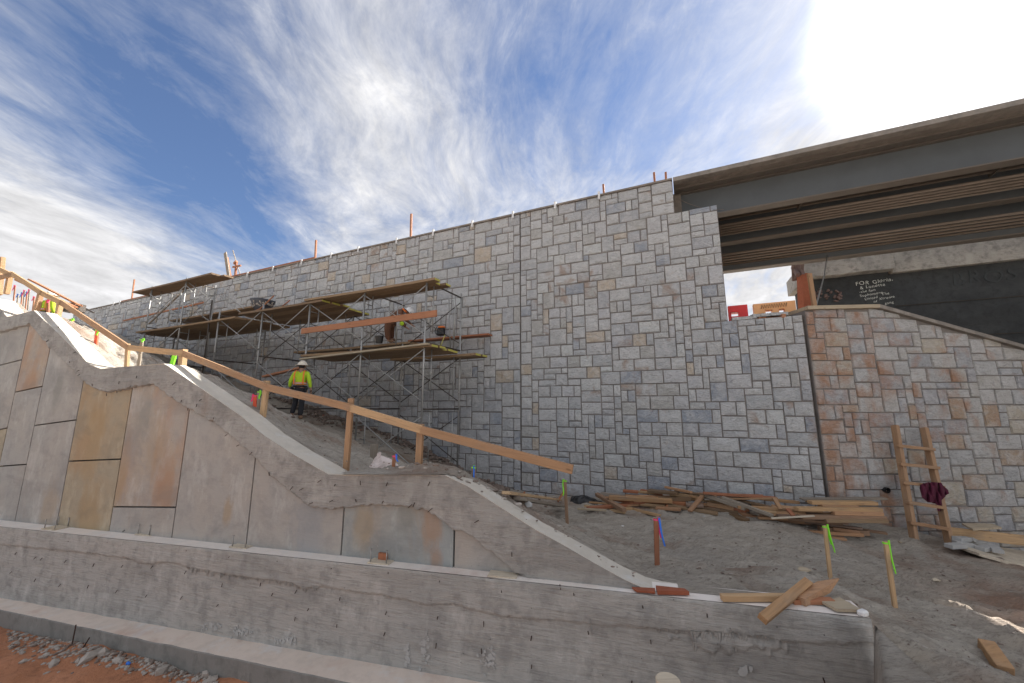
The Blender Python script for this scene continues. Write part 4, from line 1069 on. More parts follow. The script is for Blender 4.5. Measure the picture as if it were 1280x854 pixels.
# wheelbarrow on the deck
ZD = ZTOP-.09+.03
wb = thing('wheelbarrow', tuple(sp(uz(FR, 336, 386)[0], ZD, 1.25)), 'black mortar splashed wheelbarrow parked on the left scaffold deck', 'wheelbarrow')
c = V3(sp(uz(off(MAIN, 1.25), 336, 378)[0], ZD+.22, 1.45)); ux = V3(UM); un = V3(-NM)
mb = MB(); rings = []
for (s_, h) in [(.50, 0), (.72, .12), (.98, .30), (1.0, .33), (.94, .31), (.66, .12), (.4, .03)]:
    ring = []
    for k in range(20):
        a_ = 6.2832*k/20; x = math.cos(a_); y = math.sin(a_); e = .7
        ring.append(c+ux*.40*s_*math.copysign(abs(x)**e, x)+un*.29*s_*math.copysign(abs(y)**e, y)+V3((0, 0, h*1.25-.05*x*(h > .1))))
    rings.append(ring)
vv = [p for r_ in rings for p in r_]
mb.add(vv, [(i*20+k, i*20+(k+1) % 20, i*20+20+(k+1) % 20, i*20+20+k) for i in range(6) for k in range(20)]+[tuple(range(19, -1, -1)), tuple(120+k for k in range(20))])
mb.build('tray', M['tubm'], wb, smooth=True)
mb = MB()
for k in range(60):
    a_ = rnd.uniform(0, 6.28); s_ = rnd.uniform(.75, 1.0); h = (s_-.5)/.5*.3
    mb.box(c+ux*.41*s_*math.cos(a_)+un*.30*s_*math.sin(a_)+V3((0, 0, h)), (rnd.uniform(.02, .06), rnd.uniform(.02, .05), rnd.uniform(.02, .06)), Matrix.Rotation(rnd.uniform(0, 3), 3, 'Z'))
mb.build('dried_mortar', M['rockg'], wb, kind='stuff')
for s_ in (-1, 1):
    mb = MB(); mb.tube([c+un*.2*s_-ux*.35+V3((0, 0, -.06)), c+un*.24*s_+ux*.3+V3((0, 0, .02)), c+un*.27*s_+ux*.95+V3((0, 0, .36))], .018, 8); mb.build('handle', M['redwood'], wb, smooth=True)
    mb = MB(); mb.tube([c+un*.2*s_+ux*.2, c+un*.22*s_+ux*.22-V3((0, 0, .16)), c+un*.22*s_+ux*.34-V3((0, 0, .16))], .014, 6); mb.build('leg', M['darkmetal'], wb)
mb = MB(); w0 = c-ux*.36-V3((0, 0, .0)); mb.tube([w0-un*.04-V3((0, 0, .04)), w0+un*.04-V3((0, 0, .04))], .12, 18); mb.build('wheel', M['blackplastic'], wb)

# black tool bag
pb = hit(551, 421, off(MAIN, .22)); tb = thing('tool_bag', pb, 'black tool bag with orange flap standing on the thin jutting plank', 'bag')
mb = MB(); mb.box(V3(pb)+V3((0, 0, .14)), (.24, .15, .22), Matrix.Rotation(ANG_M, 3, 'Z')); mb.build('bag_body', M['blackplastic'], tb, bevel=.03)
mb = MB(); mb.box(V3(pb)+V3((.02, -.03, .27)), (.18, .12, .05), Matrix.Rotation(ANG_M+.2, 3, 'Z')); mb.build('flap', M['stripe'], tb, bevel=.012)
mb = MB(); mb.tube([V3(pb)+ux*(-.13+.0*t)+V3((-.06*math.sin(t*3.14), 0, .05+.26*t)) for t in np.linspace(0, 1, 7)], .012, 6); mb.build('strap', M['black'], tb)
mb = MB(); p0_ = V3(hit(556, 419, off(MAIN, .5))); p1_ = V3(hit(549, 436, off(MAIN, .9))); mb.tube([p0_, (p0_+p1_)/2+V3((0, 0, -.03)), p1_], .012, 6)
single('strap', mb, M['yellow'], 'yellow strap hanging from the thin plank below the tool bag', 'strap')

# ================================================================== HANDRAIL along the coping
hr = thing('handrail', tuple(hit(332, 524, PAN)-A(0, 0, .0)), 'timber handrail of posts and sloping boards following the top of the zigzag coping', 'handrail')
HP = off(PAN, -.30); HPR = off(PAN, -.25)
for (x0, y0, x1, y1, w) in [(3, 322, 0, 362, .09), (13.5, 340, 9.5, 362, .09), (52, 364, 45, 388, .09), (76.5, 375, 71.5, 397, .09), (160, 430, 159.5, 461, .075), (229.5, 437, 228, 462, .095), (334, 476, 327, 527, .085), (439, 498, 432, 592, .078), (526, 530, 522, 594, .082)]:
    a = hit(x0, y0, HP); b = hit(x1, y1, HP); b[0] = a[0]+(b[0]-a[0])*.6; b[1] = a[1]; b[2] -= .10
    board('post', b, a, w, w*.55 if w < .09 else w*.8, M['wood'], hr, up=tuple(NP_), bevel=.004)
for (x0, y0, x1, y1) in [(-30, 322, 15, 344.5), (-12, 350, 16, 343), (14, 342, 53, 367), (51, 366, 78, 379.5), (76, 378, 161, 435), (159, 434.5, 230, 442), (229, 442, 334, 484), (333, 484, 440, 510), (438, 510, 527, 537), (525, 537, 716, 587)]:
    a = hit(x0, y0, HPR); b = hit(x1, y1, HPR)
    board('rail', a, b, .038, .095, M['wood'], hr, up=(0, 0, 1), bevel=.003)

# posts, strips and sleeves along the wall top
MT = off(MAIN, -.06)
for i, (x0, y0, x1, y1, lab) in enumerate([(167, 350, 164, 380, 'tall red post at the far left end of the wall top'), (223, 352, 221, 363, 'short red post behind the topmost planks'), (393.5, 301, 394, 326, 'red post standing on the wall top between the crossed sticks and the scaffold'),
                               (513, 268, 513.5, 297, 'brown post standing on the wall top above the upper scaffold deck'), (753, 231, 755, 241, 'short leaning wooden peg on the wall top left of the bridge'), (817, 216, 818.5, 228, 'thin wooden peg on the wall top close to the bridge'), (834, 215, 833, 236, 'crooked wooden peg at the corner where wall and bridge meet')]):
    a = hit(x1, y1, MT); b = hit(x0, y0, MT); b = A(a[0]+.3*(b[0]-a[0]), a[1], b[2])
    t_ = thing('wooden_post', a, lab, 'post', 'posts on the wall top'); board('post', a-A(0, 0, .05), b, .05 if i > 3 else .065, .05, M['redwood'], t_, up=tuple(NM))
for i, x in enumerate([140, 148, 240, 277, 308, 340, 376, 413, 447, 495, 541, 590, 641, 694, 749]):
    y = 227+(840-x)*.2276-1; a = hit(x, y+6, off(MAIN, .085)); a[2] = ZT-.02
    mb = MB(); hh = .2; a[2] -= .1; mb.tube([a, a+A(0, 0, hh)], .03, 8)
    single('pin_sleeve', mb, M['white'], 'white plastic sleeve sticking up at the stone wall top', 'sleeve', 'white sleeves along the wall top')
a = hit(150, 381, off(MAIN, -.1)); b = hit(393, 322.5, off(MAIN, -.1)); b[2] = a[2] = ZT+.13
t_ = thing('edge_board', a, 'long red-brown edge board fixed along the far wall top', 'board'); board('board', a, b, .035, .09, M['redwood'], t_)
# crossed sticks on the wall top
t_ = thing('plank_bundle', hit(286, 350, MT), 'leaning pair of grey planks sticking up beside the crossed sticks', 'planks')
board('plank', hit(286.5, 350, MT), hit(281.5, 316, MT), .16, .04, M['greywood'], t_, up=tuple(NM)); board('plank', hit(289, 348, off(MT, -.1)), hit(284.5, 322, off(MT, -.1)), .05, .04, M['redwood'], t_, up=tuple(NM))
t_ = thing('stick_tripod', hit(294, 347, MT), 'short red post with a cross piece and a long pale-tipped stick', 'stick')
board('post', hit(294, 348, MT), hit(295.5, 328, MT), .09, .06, M['redwood'], t_, up=tuple(NM)); board('cross_piece', hit(291, 334, off(MT, .06)), hit(301, 332, off(MT, .06)), .07, .05, M['redwood'], t_, up=tuple(NM))
board('stick', hit(301, 346, off(MT, -.05)), hit(291, 313, off(MT, -.05)), .03, .03, M['greywood'], t_, up=tuple(NM)); board('block', hit(293, 330, MT), hit(296, 327, MT), .1, .1, M['redwood'], t_, up=tuple(NM))

# ================================================================== ANCHOR PLATES on the low wall
def topplane(x, y):
    return hit(x, y, TT)
for (x, y, w, lab) in [(70, 660.5, .30, 'set of four anchor bolts nearest the left edge on the white wall top'), (186, 667.5, .28, 'set of anchor bolts beside the dark glove on the white wall top'), (304, 683.0, .26, 'set of three anchor bolts at the panel joint on the white wall top'), (477, 702.5, .25, 'set of four anchor bolts on a plywood template in the middle of the wall top')]:
    c = topplane(x, y); t_ = thing('anchor_plate', c, lab, 'anchor bolts', 'anchor bolt sets on the low wall')
    mb = MB(); rot = Matrix.Rotation(math.atan2(fd[1], fd[0])+.05, 3, 'Z'); mb.box(V3(c)+V3((0, 0, .008)), (w, w*.62, .014), rot); mb.build('template', M['palewood'], t_)
    for sx in (-1, 1):
        for sy in (-1, 1):
            p = V3(c)+rot @ V3((sx*w*.38, sy*w*.24, .012)); h = .13
            mb = MB(); mb.tube([p, p+V3((0, 0, h))], .006, 7); bo = mb.build('bolt', M['galv'], t_, smooth=True)
            mb = MB(); mb.tube([p+V3((0, 0, h-.012)), p+V3((0, 0, h))], .0105, 6); mb.build('nut', M['galv'], t_)
c = topplane(629, 719.5); mb = MB(); mb.box(V3(c)+V3((0, 0, .008)), (.28, .13, .014), Matrix.Rotation(math.atan2(fd[1], fd[0])+.1, 3, 'Z')); single('plywood_scrap', mb, M['palewood'], 'flat pale plywood scrap lying alone on the white wall top', 'board')
c = V3(topplane(166, 665)); gl = thing('work_glove', c, 'dark glove with a pale palm left on the white wall top', 'glove')
mb = MB(); mb.tube([c+V3((-.03, 0, .03)), c+V3((.05, 0, .035)), c+V3((.11, -.01, .03))], [.03, .038, .028], 8); mb.build('palm', M['block'], gl, smooth=True)
for k in range(4):
    mb = MB(); mb.tube([c+V3((-.03, -.03+.02*k, .03)), c+V3((-.08, -.035+.023*k, .035)), c+V3((-.115, -.03+.02*k, .015))], [.012, .011, .009], 6); mb.build('finger', M['blackplastic'], gl, smooth=True)
mb = MB(); c = V3(hit(480, 696, PAN)); mb.box(c-V3(NP_)*.02, (.1, .03, .09), Matrix.Rotation(ANG_P, 3, 'Z')); single('wood_block', mb, M['redwood'], 'small red-brown wood block behind the middle anchor bolts', 'block')

# ================================================================== BOARDS near the right end of the low wall
def tb(x, y, dz=0): p = hit(x, y, TT); return A(p[0], p[1], p[2]+dz)
def bthing(name, a, b, w, h, mat, lab, cat='board', group=None, up=(0, 0, 1), segs=1, warp=0, roll=0):
    t_ = thing(name, a, lab, cat, group)
    if roll: up = tuple(Matrix.Rotation(roll, 3, (V3(b)-V3(a)).normalized()) @ V3(up))
    board('timber', a, b, w, h, mat, t_, up=up, segs=segs, warp=warp); return t_
bthing('timber_offcut', tb(902, 752, .03), tb(990, 752, .03), .055, .045, M['wood'], 'long square timber lying flat along the right end of the low wall', group='boards on the low wall end')
a = hit(953, 774, off(FORE, .22)); b = tb(1012, 744, .1)
bthing('timber_offcut', a, b, .065, .05, M['wood'], 'pale timber with cut end poking out over the face of the low wall', group='boards on the low wall end', roll=.5)
t_ = thing('timber_offcut', tb(1000, 756, .03), 'thick brown split timber with a pointed end on the low wall', 'board', 'boards on the low wall end')
a = V3(tb(1000, 756, .03)); b = V3(tb(1050, 738, .09)); m_ = a.lerp(b, .6); mb = MB(); mb.bar(a, m_, .085, .055); mb.bar(m_+(b-m_)*.002, b, .085, .055, taper=.12); mb.build('timber', M['form'], t_)
bthing('timber_offcut', tb(990, 754, .015), tb(1042, 755, .02), .06, .035, M['redwood'], 'red-brown timber half hidden under the pointed one', group='boards on the low wall end')
mb = MB(); P_ = [tb(1028, 757, .012), tb(1050, 752, .012), tb(1078, 768, .012), tb(1046, 767, .012)]; mb.prism(P_, (0, 0, .02)); single('plywood_scrap', mb, M['plankpale'], 'thin splintered plywood piece at the outer corner of the low wall', 'board')
mb = MB(); P_ = [tb(820, 738, .01), tb(856, 742, .01), tb(862, 746, .01), tb(822, 745, .01)]; mb.prism(P_, (0, 0, .03)); single('brick_piece', mb, M['brickp'], 'rust-red slab where the zigzag coping meets the low wall', 'brick')
mb = MB(); P_ = [tb(790, 737.5, .01), tb(819, 739, .01), tb(819, 744, .01), tb(796, 742, .01)]; mb.prism(P_, (0, 0, .015)); single('brick_piece', mb, M['brickp'], 'thin rust-red slab just left of the coping foot', 'brick')
mb = MB(); c = V3(tb(1079, 770, .02)); mb.box(c, (.07, .05, .04), Matrix.Rotation(.4, 3, 'Z')); single('concrete_crumb', mb, M['white'], 'white crumb on the extreme end corner of the low wall', 'rubble', bevel=.01)
mb = MB(); c = V3(at(835, 849, 2.75)); mb.tube([c-V3((0, 0, .8)), c+V3((0, 0, 0))], .075, 26); single('form_tube', mb, M['palewood'], 'cream round tube end standing up before the low wall at the bottom edge', 'tube', bevel=.006)
mb = MB(); c = V3(tray(1246, 833)); R_ = Matrix.Rotation(-.5, 3, 'Z') @ Matrix.Rotation(.35, 3, 'X')
mb.box(c+V3((0, 0, .05)), (.10, .24, .12), R_); single('wood_block', mb, M['wood'], 'cut timber block lying alone on the soil near the lower right corner', 'block', bevel=.005)

# ================================================================== LUMBER PILE along the wall foot
def lum(u, o, z, ln, ang, w, h, mat, pitch=0):
    p = wallpt(u, z, o); d = V3(UM)*math.cos(ang)-V3(NM)*math.sin(ang); d = (d+V3((0, 0, pitch))).normalized()
    a = V3(p)-d*ln/2; b = V3(p)+d*ln/2; return a, b
pile = []
PU0, PU1 = uz(off(MAIN, .5), 752, 628)[0], uz(off(MAIN, .5), 1052, 628)[0]
cnt = 0
zonew = ['near the black sheeting', 'left of the middle', 'in the middle', 'right of the middle', 'below the wall corner', 'before the drain pipe']
tone = {'form': 'mixed-tone', 'wood': 'orange', 'redwood': 'red-brown', 'greywood': 'grey', 'plank': 'dark brown', 'palewood': 'cream'}
for layer in range(7):
    n = [17, 16, 14, 12, 9, 6, 3][layer]
    for k in range(n):
        f = (k+rnd.uniform(.1, .9))/n
        if layer > 3: f = .12+f*.86
        u = PU0+(PU1-PU0)*f; o = rnd.uniform(.22, .95-.05*layer); ln = rnd.choice([.3, .45, .6, .85, 1.2])
        if f > .8: ln *= 1.15
        w = rnd.choice([.06, .08, .09, .12]); h = rnd.choice([.03, .04, .05, .075])
        zc_ = float(TZ0(*wallpt(u, 0, o)[:2])[0])+.03+layer*.058+rnd.uniform(-.008, .01)
        mat = rnd.choice(['form', 'form', 'form', 'wood', 'wood', 'redwood', 'greywood', 'plank'])
        if f > .8: mat = rnd.choice(['form', 'wood', 'form'])
        ang = rnd.gauss(0, .14) if f > .75 else rnd.gauss(0, .3)
        a, b = lum(u, o, zc_, ln, ang, w, h, mat, rnd.gauss(0, .03))
        for e in (a, b):        # keep the ends off the stones
            pd = (e.x-P0[0])*NM[0]+(e.y-P0[1])*NM[1]
            if pd > -.12: e -= V3(NM)*(pd+.12)
            if e.x > XR-.1 and e.y > YR-.12: e.y = YR-.12
        lw = 'short' if ln < .6 else ('middling' if ln < 1 else 'long')
        bthing('lumber', a, b, w, h, M[mat], f'{lw} {tone[mat]} board {["on the ground","low down","in the third layer","halfway up","high up","near the top","on top"][layer]} of the pile, {zonew[min(5, int(f*6))]}{", front" if o > .7 else (", middle" if o > .45 else ", back")}', group='boards in the lumber pile', roll=rnd.uniform(-.15, .15))
def pp(x, y, o): return hit(x, y, off(MAIN, o))
for (x0, y0, x1, y1, o0, o1, w, h, m_, lab) in [
    (862, 639, 878, 620, .9, .5, .08, .035, 'form', 'short brown board standing up slantwise out of the pile'),
    (882, 619, 932, 636, .5, .8, .09, .06, 'greywood', 'grey beam slanting down across the pile from its high left end'),
    (903, 622, 966, 645, .6, 1.05, .07, .05, 'greywood', 'weathered beam sloping down to the front edge of the pile'),
    (900, 623, 972, 623, .5, .5, .09, .03, 'wood', 'top bar of the wooden form frame in the pile'),
    (922, 634, 976, 636, .8, .7, .05, .05, 'wood', 'lower bar of the wooden form frame in the pile'),
    (968, 623, 976, 637, .55, .75, .07, .035, 'wood', 'short end bar closing the wooden form frame'),
    (984, 636, 992, 645, .9, 1.0, .07, .03, 'redwood', 'small red-brown stub leaning at the front of the pile'),
    (964, 648, 1018, 645, 1.15, 1.1, .05, .02, 'palewood', 'cream strip at the very foot of the pile'),
    (1002, 624, 1106, 623, .35, .12, .14, .03, 'greywood', 'long brown board capping the neat stack before the drain pipe')]:
    if x1 > 1031: a, b = pp(x0, y0, o0), at(x1, y1, YR-.3)
    else: a, b = pp(x0, y0, o0), pp(x1, y1, o1)
    bthing('lumber', a, b, w, h, M[m_], lab, group='boards in the lumber pile')
for i, (x0, x1, y, m_, lab) in enumerate([(1012, 1094, 628, 'wood', 'bright orange board second from the top of the neat right stack'), (1025, 1070, 632.5, 'wood', 'short orange block on the neat right stack'), (1025, 1072, 637, 'block', 'pale grey strip showing in the neat right stack'),
                                           (995, 1100, 636, 'wood', 'orange board behind the pale grey strip'), (1040, 1101, 641, 'form', 'rough board at the right end of the neat stack'), (1000, 1105, 646, 'form', 'long board under the neat right stack'), (1030, 1107, 650, 'plank', 'dark board lowest in the neat right stack')]):
    Y = YR-.45-.04*i; bthing('lumber', at(x0, y, Y), at(x1, y+1, Y), .12, .055, M[m_], lab, group='boards in the lumber pile')
# scattered boards to the left of the pile
for i, (x0, y0, x1, y1, w, m_, lab) in enumerate([(632, 616, 700, 625, .09, 'form', 'orange board leading away left from the pile beside the blue flagged stake'), (650, 624, 704, 633, .16, 'greywood', 'wide dark weathered board left of the lime flagged stake'), (652, 621, 656, 615, .07, 'redwood', 'stubby brown block on the leftmost orange board'),
        (697, 627, 706, 613, .07, 'redwood', 'rusty red board leaning behind the lime flagged stake'), (722, 636, 758, 638, .05, 'plankpale', 'pale strip on the soil under the black sheeting'), (768, 625, 797, 629.5, .04, 'palewood', 'cream batten crossing the pile at a slant')]):
    p = tray(x0, y0+2); q = tray(x1, y1+2); a = at(x0, y0, p[1]-.1); b = at(x1, y1, q[1]-.1 if i not in (2, 3) else p[1]-.1)
    bthing('lumber', a, b, w, .035, M[m_], lab, group='loose boards left of the pile')
# black sheeting
mb = MB(); c0 = tray(733, 628); n = 14; vs = []
for i in range(n+1):
    for j in range(9):
        t = i/n; a_ = math.pi*j/8; rr = .12*(.45+.55*math.sin(math.pi*min(1, t+.12)))*(1+.25*fbm(i*.5, j*.6, 1, 1, 3))
        p = V3(c0)+V3(UM)*((t-.5)*.66)-V3(NM)*(math.cos(a_)*rr*1.5)+V3((0, 0, math.sin(a_)*rr*1.25-.01)); vs.append(p)
mb.add(vs, [(i*9+j, i*9+9+j, i*9+10+j, i*9+j+1) for i in range(n) for j in range(8)]+[tuple(range(9)), tuple(n*9+8-j for j in range(9))])
single('plastic_sheeting', mb, M['blackplastic'], 'crumpled black plastic roll at the left end of the lumber pile', 'sheeting', smooth=False)

# ================================================================== LADDER, CLOTH
ld = thing('ladder', at(1150, 676, 6.9), 'home-made wooden ladder leaning on the rust streaked wing wall', 'ladder')
def lp(x, y, yt=532, yb=672, Yt=YR-.16, Yb=YR-.62, extra=0): t = (y-yt)/(yb-yt); return at(x, y, Yt+(Yb-Yt)*t-extra)
board('rail', lp(1143, 676), lp(1118.5, 532), .07, .10, M['oldpine'], ld, up=(0, 1, .2)); board('rail', lp(1188, 684), lp(1155, 535), .07, .10, M['oldpine'], ld, up=(0, 1, .2))
for (x0, y0, x1, y1) in [(1121, 557, 1167, 562), (1124, 580, 1173, 585), (1128, 603, 1179, 609), (1134, 628, 1179, 634.5), (1136, 653, 1184, 661)]:
    board('rung', lp(x0, y0, extra=.06), lp(x1, y1, extra=.06), .05, .075, M['oldpine'], ld, up=(0, 1, 0))
def cloth(poly, pl_y, name, mat, lab, cat):
    bm = bmesh.new(); vs = [bm.verts.new((x, y, 0)) for x, y in poly]; bm.faces.new(vs)
    bmesh.ops.triangulate(bm, faces=bm.faces); 
    for _ in range(3): bmesh.ops.subdivide_edges(bm, edges=bm.edges, cuts=1, use_grid_fill=True)
    for v in bm.verts:
        x, y = v.co.x, v.co.y; d = pl_y(x, y)+.03*math.sin(x*.55+y*.12)+.02*math.sin(x*1.1-y*.3); v.co = V3(at(x, y, d))
    me = bpy.data.meshes.new(name); bm.to_mesh(me); bm.free()
    a = np.array([tuple(v.co) for v in me.vertices]); c = a.mean(0); c[2] = a[:, 2].min()
    for v in me.vertices: v.co -= V3(c)
    me.materials.append(mat); o = bpy.data.objects.new(name, me); o.location = c; COL.objects.link(o)
    md = o.modifiers.new('s', 'SOLIDIFY'); md.thickness = .012; o.modifiers.new('b', 'SUBSURF').levels = 1
    me.polygons.foreach_set('use_smooth', [True]*len(me.polygons)); return tag(o, lab, cat)
Yc = lp(1160, 605, extra=.11)[1]
cloth([(1151, 606), (1158, 603), (1166, 602.5), (1176, 603.5), (1183, 611), (1187, 616.5), (1182, 620), (1176, 625), (1178, 639), (1172, 639), (1170.5, 630), (1166, 622), (1164, 612), (1161, 614), (1161, 622), (1158, 627), (1152, 622), (1150, 613)], lambda x, y: Yc-.02, 'jacket', M['maroon'], 'maroon cloth draped over the third ladder rung', 'cloth')

# boards and blocks at the foot of the wing wall
bthing('edge_form', at(1186, 665, 6.95), at(1320, 680, 6.75), .04, .16, M['wood'], 'long orange form board on edge at the foot of the wing wall', 'board')
def slab(pts, Y0, Y1, th, mat, lab, name='plywood_sheet', cat='board'):
    mb = MB(); mb.prism(pts, (0, 0, -th)); return single(name, mb, mat, lab, cat)
slab([at(1202, 654, 6.95), at(1240, 654.5, 7.1), at(1252, 659, 6.95), at(1216, 661, 6.7)], 0, 0, .03, M['plankpale'], 'pale flat plank resting on the orange form board')
pp_ = [tray(x_, y_)+A(0, 0, .07) for x_, y_ in ((1194, 687), (1206, 683), (1245, 688), (1300, 697), (1300, 716), (1260, 708), (1225, 698))]
slab(pp_, 0, 0, .04, M['palewood'], 'curved pale plywood sheet lying on the slope under the grey blocks')
for i, (x, y, a_, tl, lab) in enumerate([(1196, 689, .1, 0, 'grey paver at the left tip of the stack on the plywood'), (1208, 688, -.3, .15, 'tilted grey paver second from the ladder'), (1216, 683, .5, .3, 'raised grey paver on top of the stack'), (1226, 687, -.7, .1, 'dark edged grey paver in the middle of the stack'), (1234, 692, .2, .0, 'low grey paver at the front of the stack'),
        (1240, 684, .6, .2, 'grey paver crossing the middle of the stack'), (1250, 682, 0, .1, 'long grey paver behind the stack'), (1261, 677, -.9, .5, 'grey paver standing slantwise at the right of the stack'), (1246, 693, .9, 0, 'grey paver slid off the front of the stack'), (1221, 679, -.4, .25, 'small grey paver at the back of the stack'), (1204, 682, .3, .1, 'pale grey paver beside the ladder foot')]):
    c = tray(x, y+2)+A(0, 0, .10+.012*(i % 4)); mb = MB(); mb.box(c, (.26, .12, .06), Matrix.Rotation(a_, 3, 'Z') @ Matrix.Rotation(tl, 3, 'Y')); single('paver', mb, M['block'], lab, 'paver', 'grey pavers on the plywood', bevel=.004)

# ================================================================== STAKES with flagging
def stake(x0, y0, x1, y1, mat, flag, lab, Yd=None, w=.035, long_=1.0, tails=2, fl2=None, side=1):
    g_ = tray(x1, y1) if Yd is None else at(x1, y1, Yd)
    if Yd is None and (g_[0]-PAN[0][0])*UP_[0]+(g_[1]-PAN[0][1])*UP_[1] < 1.4 and vof(g_) < .36:      # it stands behind the coping
        r_ = ray(x1, y1); t0 = (.40-((CO-PAN[0])@NP_))/(r_@NP_); g_ = CO+r_*t0
    Y = g_[1]; top = at(x0, y0, Y); t_ = thing('survey_stake', g_, lab, 'stake', 'survey stakes with flagging')
    L_ = V3(top)-V3(g_); mb = MB(); base = V3(g_)-L_.normalized()*.12
    board('stick', base, top, w, w*.5, M[mat], t_, up=(0, 1, 0), bevel=.002)
    for k in range(tails):
        f = flag if k == 0 or fl2 is None else fl2; mb = MB(); ln = L_.length*(.38+.15*k)*long_; vs = []
        for i in range(7):
            t = i/6; p = V3(top)+V3((side*(w*.35+.004+.6*w*t*(k+.5)+.006*math.sin(t*6+k)), -w*.4-.006*k+.01*math.sin(t*5+k), .015-ln*t))
            s_ = w*.26*(1-.3*t); vs += [p+V3((-s_, -.004, 0)), p+V3((s_, .004, 0)), p+V3((s_, .010, 0)), p+V3((-s_, .004, 0))]
        mb.add(vs, [(4*i+k2, 4*i+(k2+1) % 4, 4*i+4+(k2+1) % 4, 4*i+4+k2) for i in range(6) for k2 in range(4)]+[(3, 2, 1, 0), (24, 25, 26, 27)]); mb.build('ribbon', M[f], t_)
    mb = MB(); mb.bar(V3(top)-V3((w*.6, 0, .012)), V3(top)+V3((w*.65, 0, -.018)), w*.55, .014); mb.build('ribbon_knot', M[flag], t_)
    return t_
stake(1031, 657, 1038, 723, 'wood', 'lime', 'stake with a long lime ribbon below the neat lumber stack', w=.04)
stake(1107, 677, 1119, 761, 'wood', 'lime', 'nearest stake with a lime ribbon, below the ladder', w=.042, tails=1, long_=1.3)
stake(820, 648, 821.5, 707, 'redwood', 'pink', 'rusty dark stake with pink and blue ribbons', w=.05, long_=1.15, fl2='blueflag')
stake(706, 600, 709, 655, 'form', 'lime', 'stake with lime ribbon before the left end of the lumber pile', w=.045, tails=1, side=-1)
stake(592, 583, 592.5, 610, 'wood', 'lime', 'stake with green and blue ribbons just behind the coping bend', w=.04, tails=2, fl2='blueflag', long_=1.4, side=.2)
stake(493, 569, 491.5, 587, 'redwood', 'pink', 'short stake with pink and blue ribbons beside the pale sack', w=.04, fl2='blueflag')
stake(319, 494, 318, 519, 'orangef', 'pink', 'pink painted stake left of the fourth rail post', w=.045, side=-1, tails=1)
stake(324, 489, 322.5, 518, 'greywood', 'lime', 'grey stake with lime ribbon touching the fourth rail post', w=.04, tails=1)
stake(219, 441, 215, 456, 'lime', 'lime', 'lime stake left of the second lower rail post', w=.06, tails=1)
stake(178, 424, 174, 452, 'greywood', 'lime', 'tall grey stake with lime top between the two lower rail posts', w=.05, tails=1, long_=.5)
stake(122, 412, 119, 435, 'orangef', 'lime', 'orange painted stake with trailing lime ribbon on the sunlit slope', w=.055, tails=1)
stake(90, 399, 88, 410, 'orangef', 'lime', 'orange painted stake with lime ribbon close to the distant worker', w=.06, tails=1)
stake(60, 375, 60, 388, 'redwood', 'pink', 'small pink stake beside the distant worker', w=.05, tails=1)
for i, (x, y, y1, f) in enumerate([(18, 357, 373, 'pink'), (22, 368, 378, 'blueflag'), (27, 366, 381, 'blueflag'), (30, 363, 380, 'pink'), (33, 365, 381, 'blueflag'), (36, 362, 380, 'pink'), (42, 371, 384, 'pink')]):
    stake(x+1, y, x-1, y1+3, 'greywood' if i % 2 else 'redwood', f, ['pink pennant stake leftmost against the sky', 'bent blue wire marker next to the leftmost pink pennant', 'blue marker left in the tight cluster against the sky', 'pink marker left in the tight cluster against the sky', 'blue marker right in the tight cluster against the sky', 'pink marker right in the tight cluster against the sky', 'pink pennant stake close to the left rail post'][i], Yd=11, w=.035, side=-1, tails=1)
bthing('wooden_peg', at(466, 584, 6.3)-A(0, 0, .08), at(468, 555, 6.3), .11, .035, M['greywood'], 'grey weathered peg leaning left of the pale sack', 'peg', up=(0, 1, 0))
# pale sack
c0 = V3(at(478, 588, 5.6)); mb = MB(); vs = []; n = 16; m_ = 9
for j in range(m_):
    for i in range(n):
        th = 6.2832*i/n; ph = math.pi*.5*j/(m_-1); r_ = math.cos(ph)*(1+.35*fbm(math.cos(th), math.sin(th), ph, 1.7, 4)); vs.append(c0+V3((math.cos(th)*.20*r_+.03*math.sin(ph*3), math.sin(th)*.14*r_, -.03+.21*math.sin(ph)*(1+.4*fbm(math.cos(th)*2, math.sin(th)*2, 4, 1.3, 4)))))
mb.add(vs, [(j*n+i, j*n+(i+1) % n, j*n+n+(i+1) % n, j*n+n+i) for j in range(m_-1) for i in range(n)])
single('paper_sack', mb, M['paper'], 'crumpled pinkish white sack on the soil between two rail posts', 'sack')

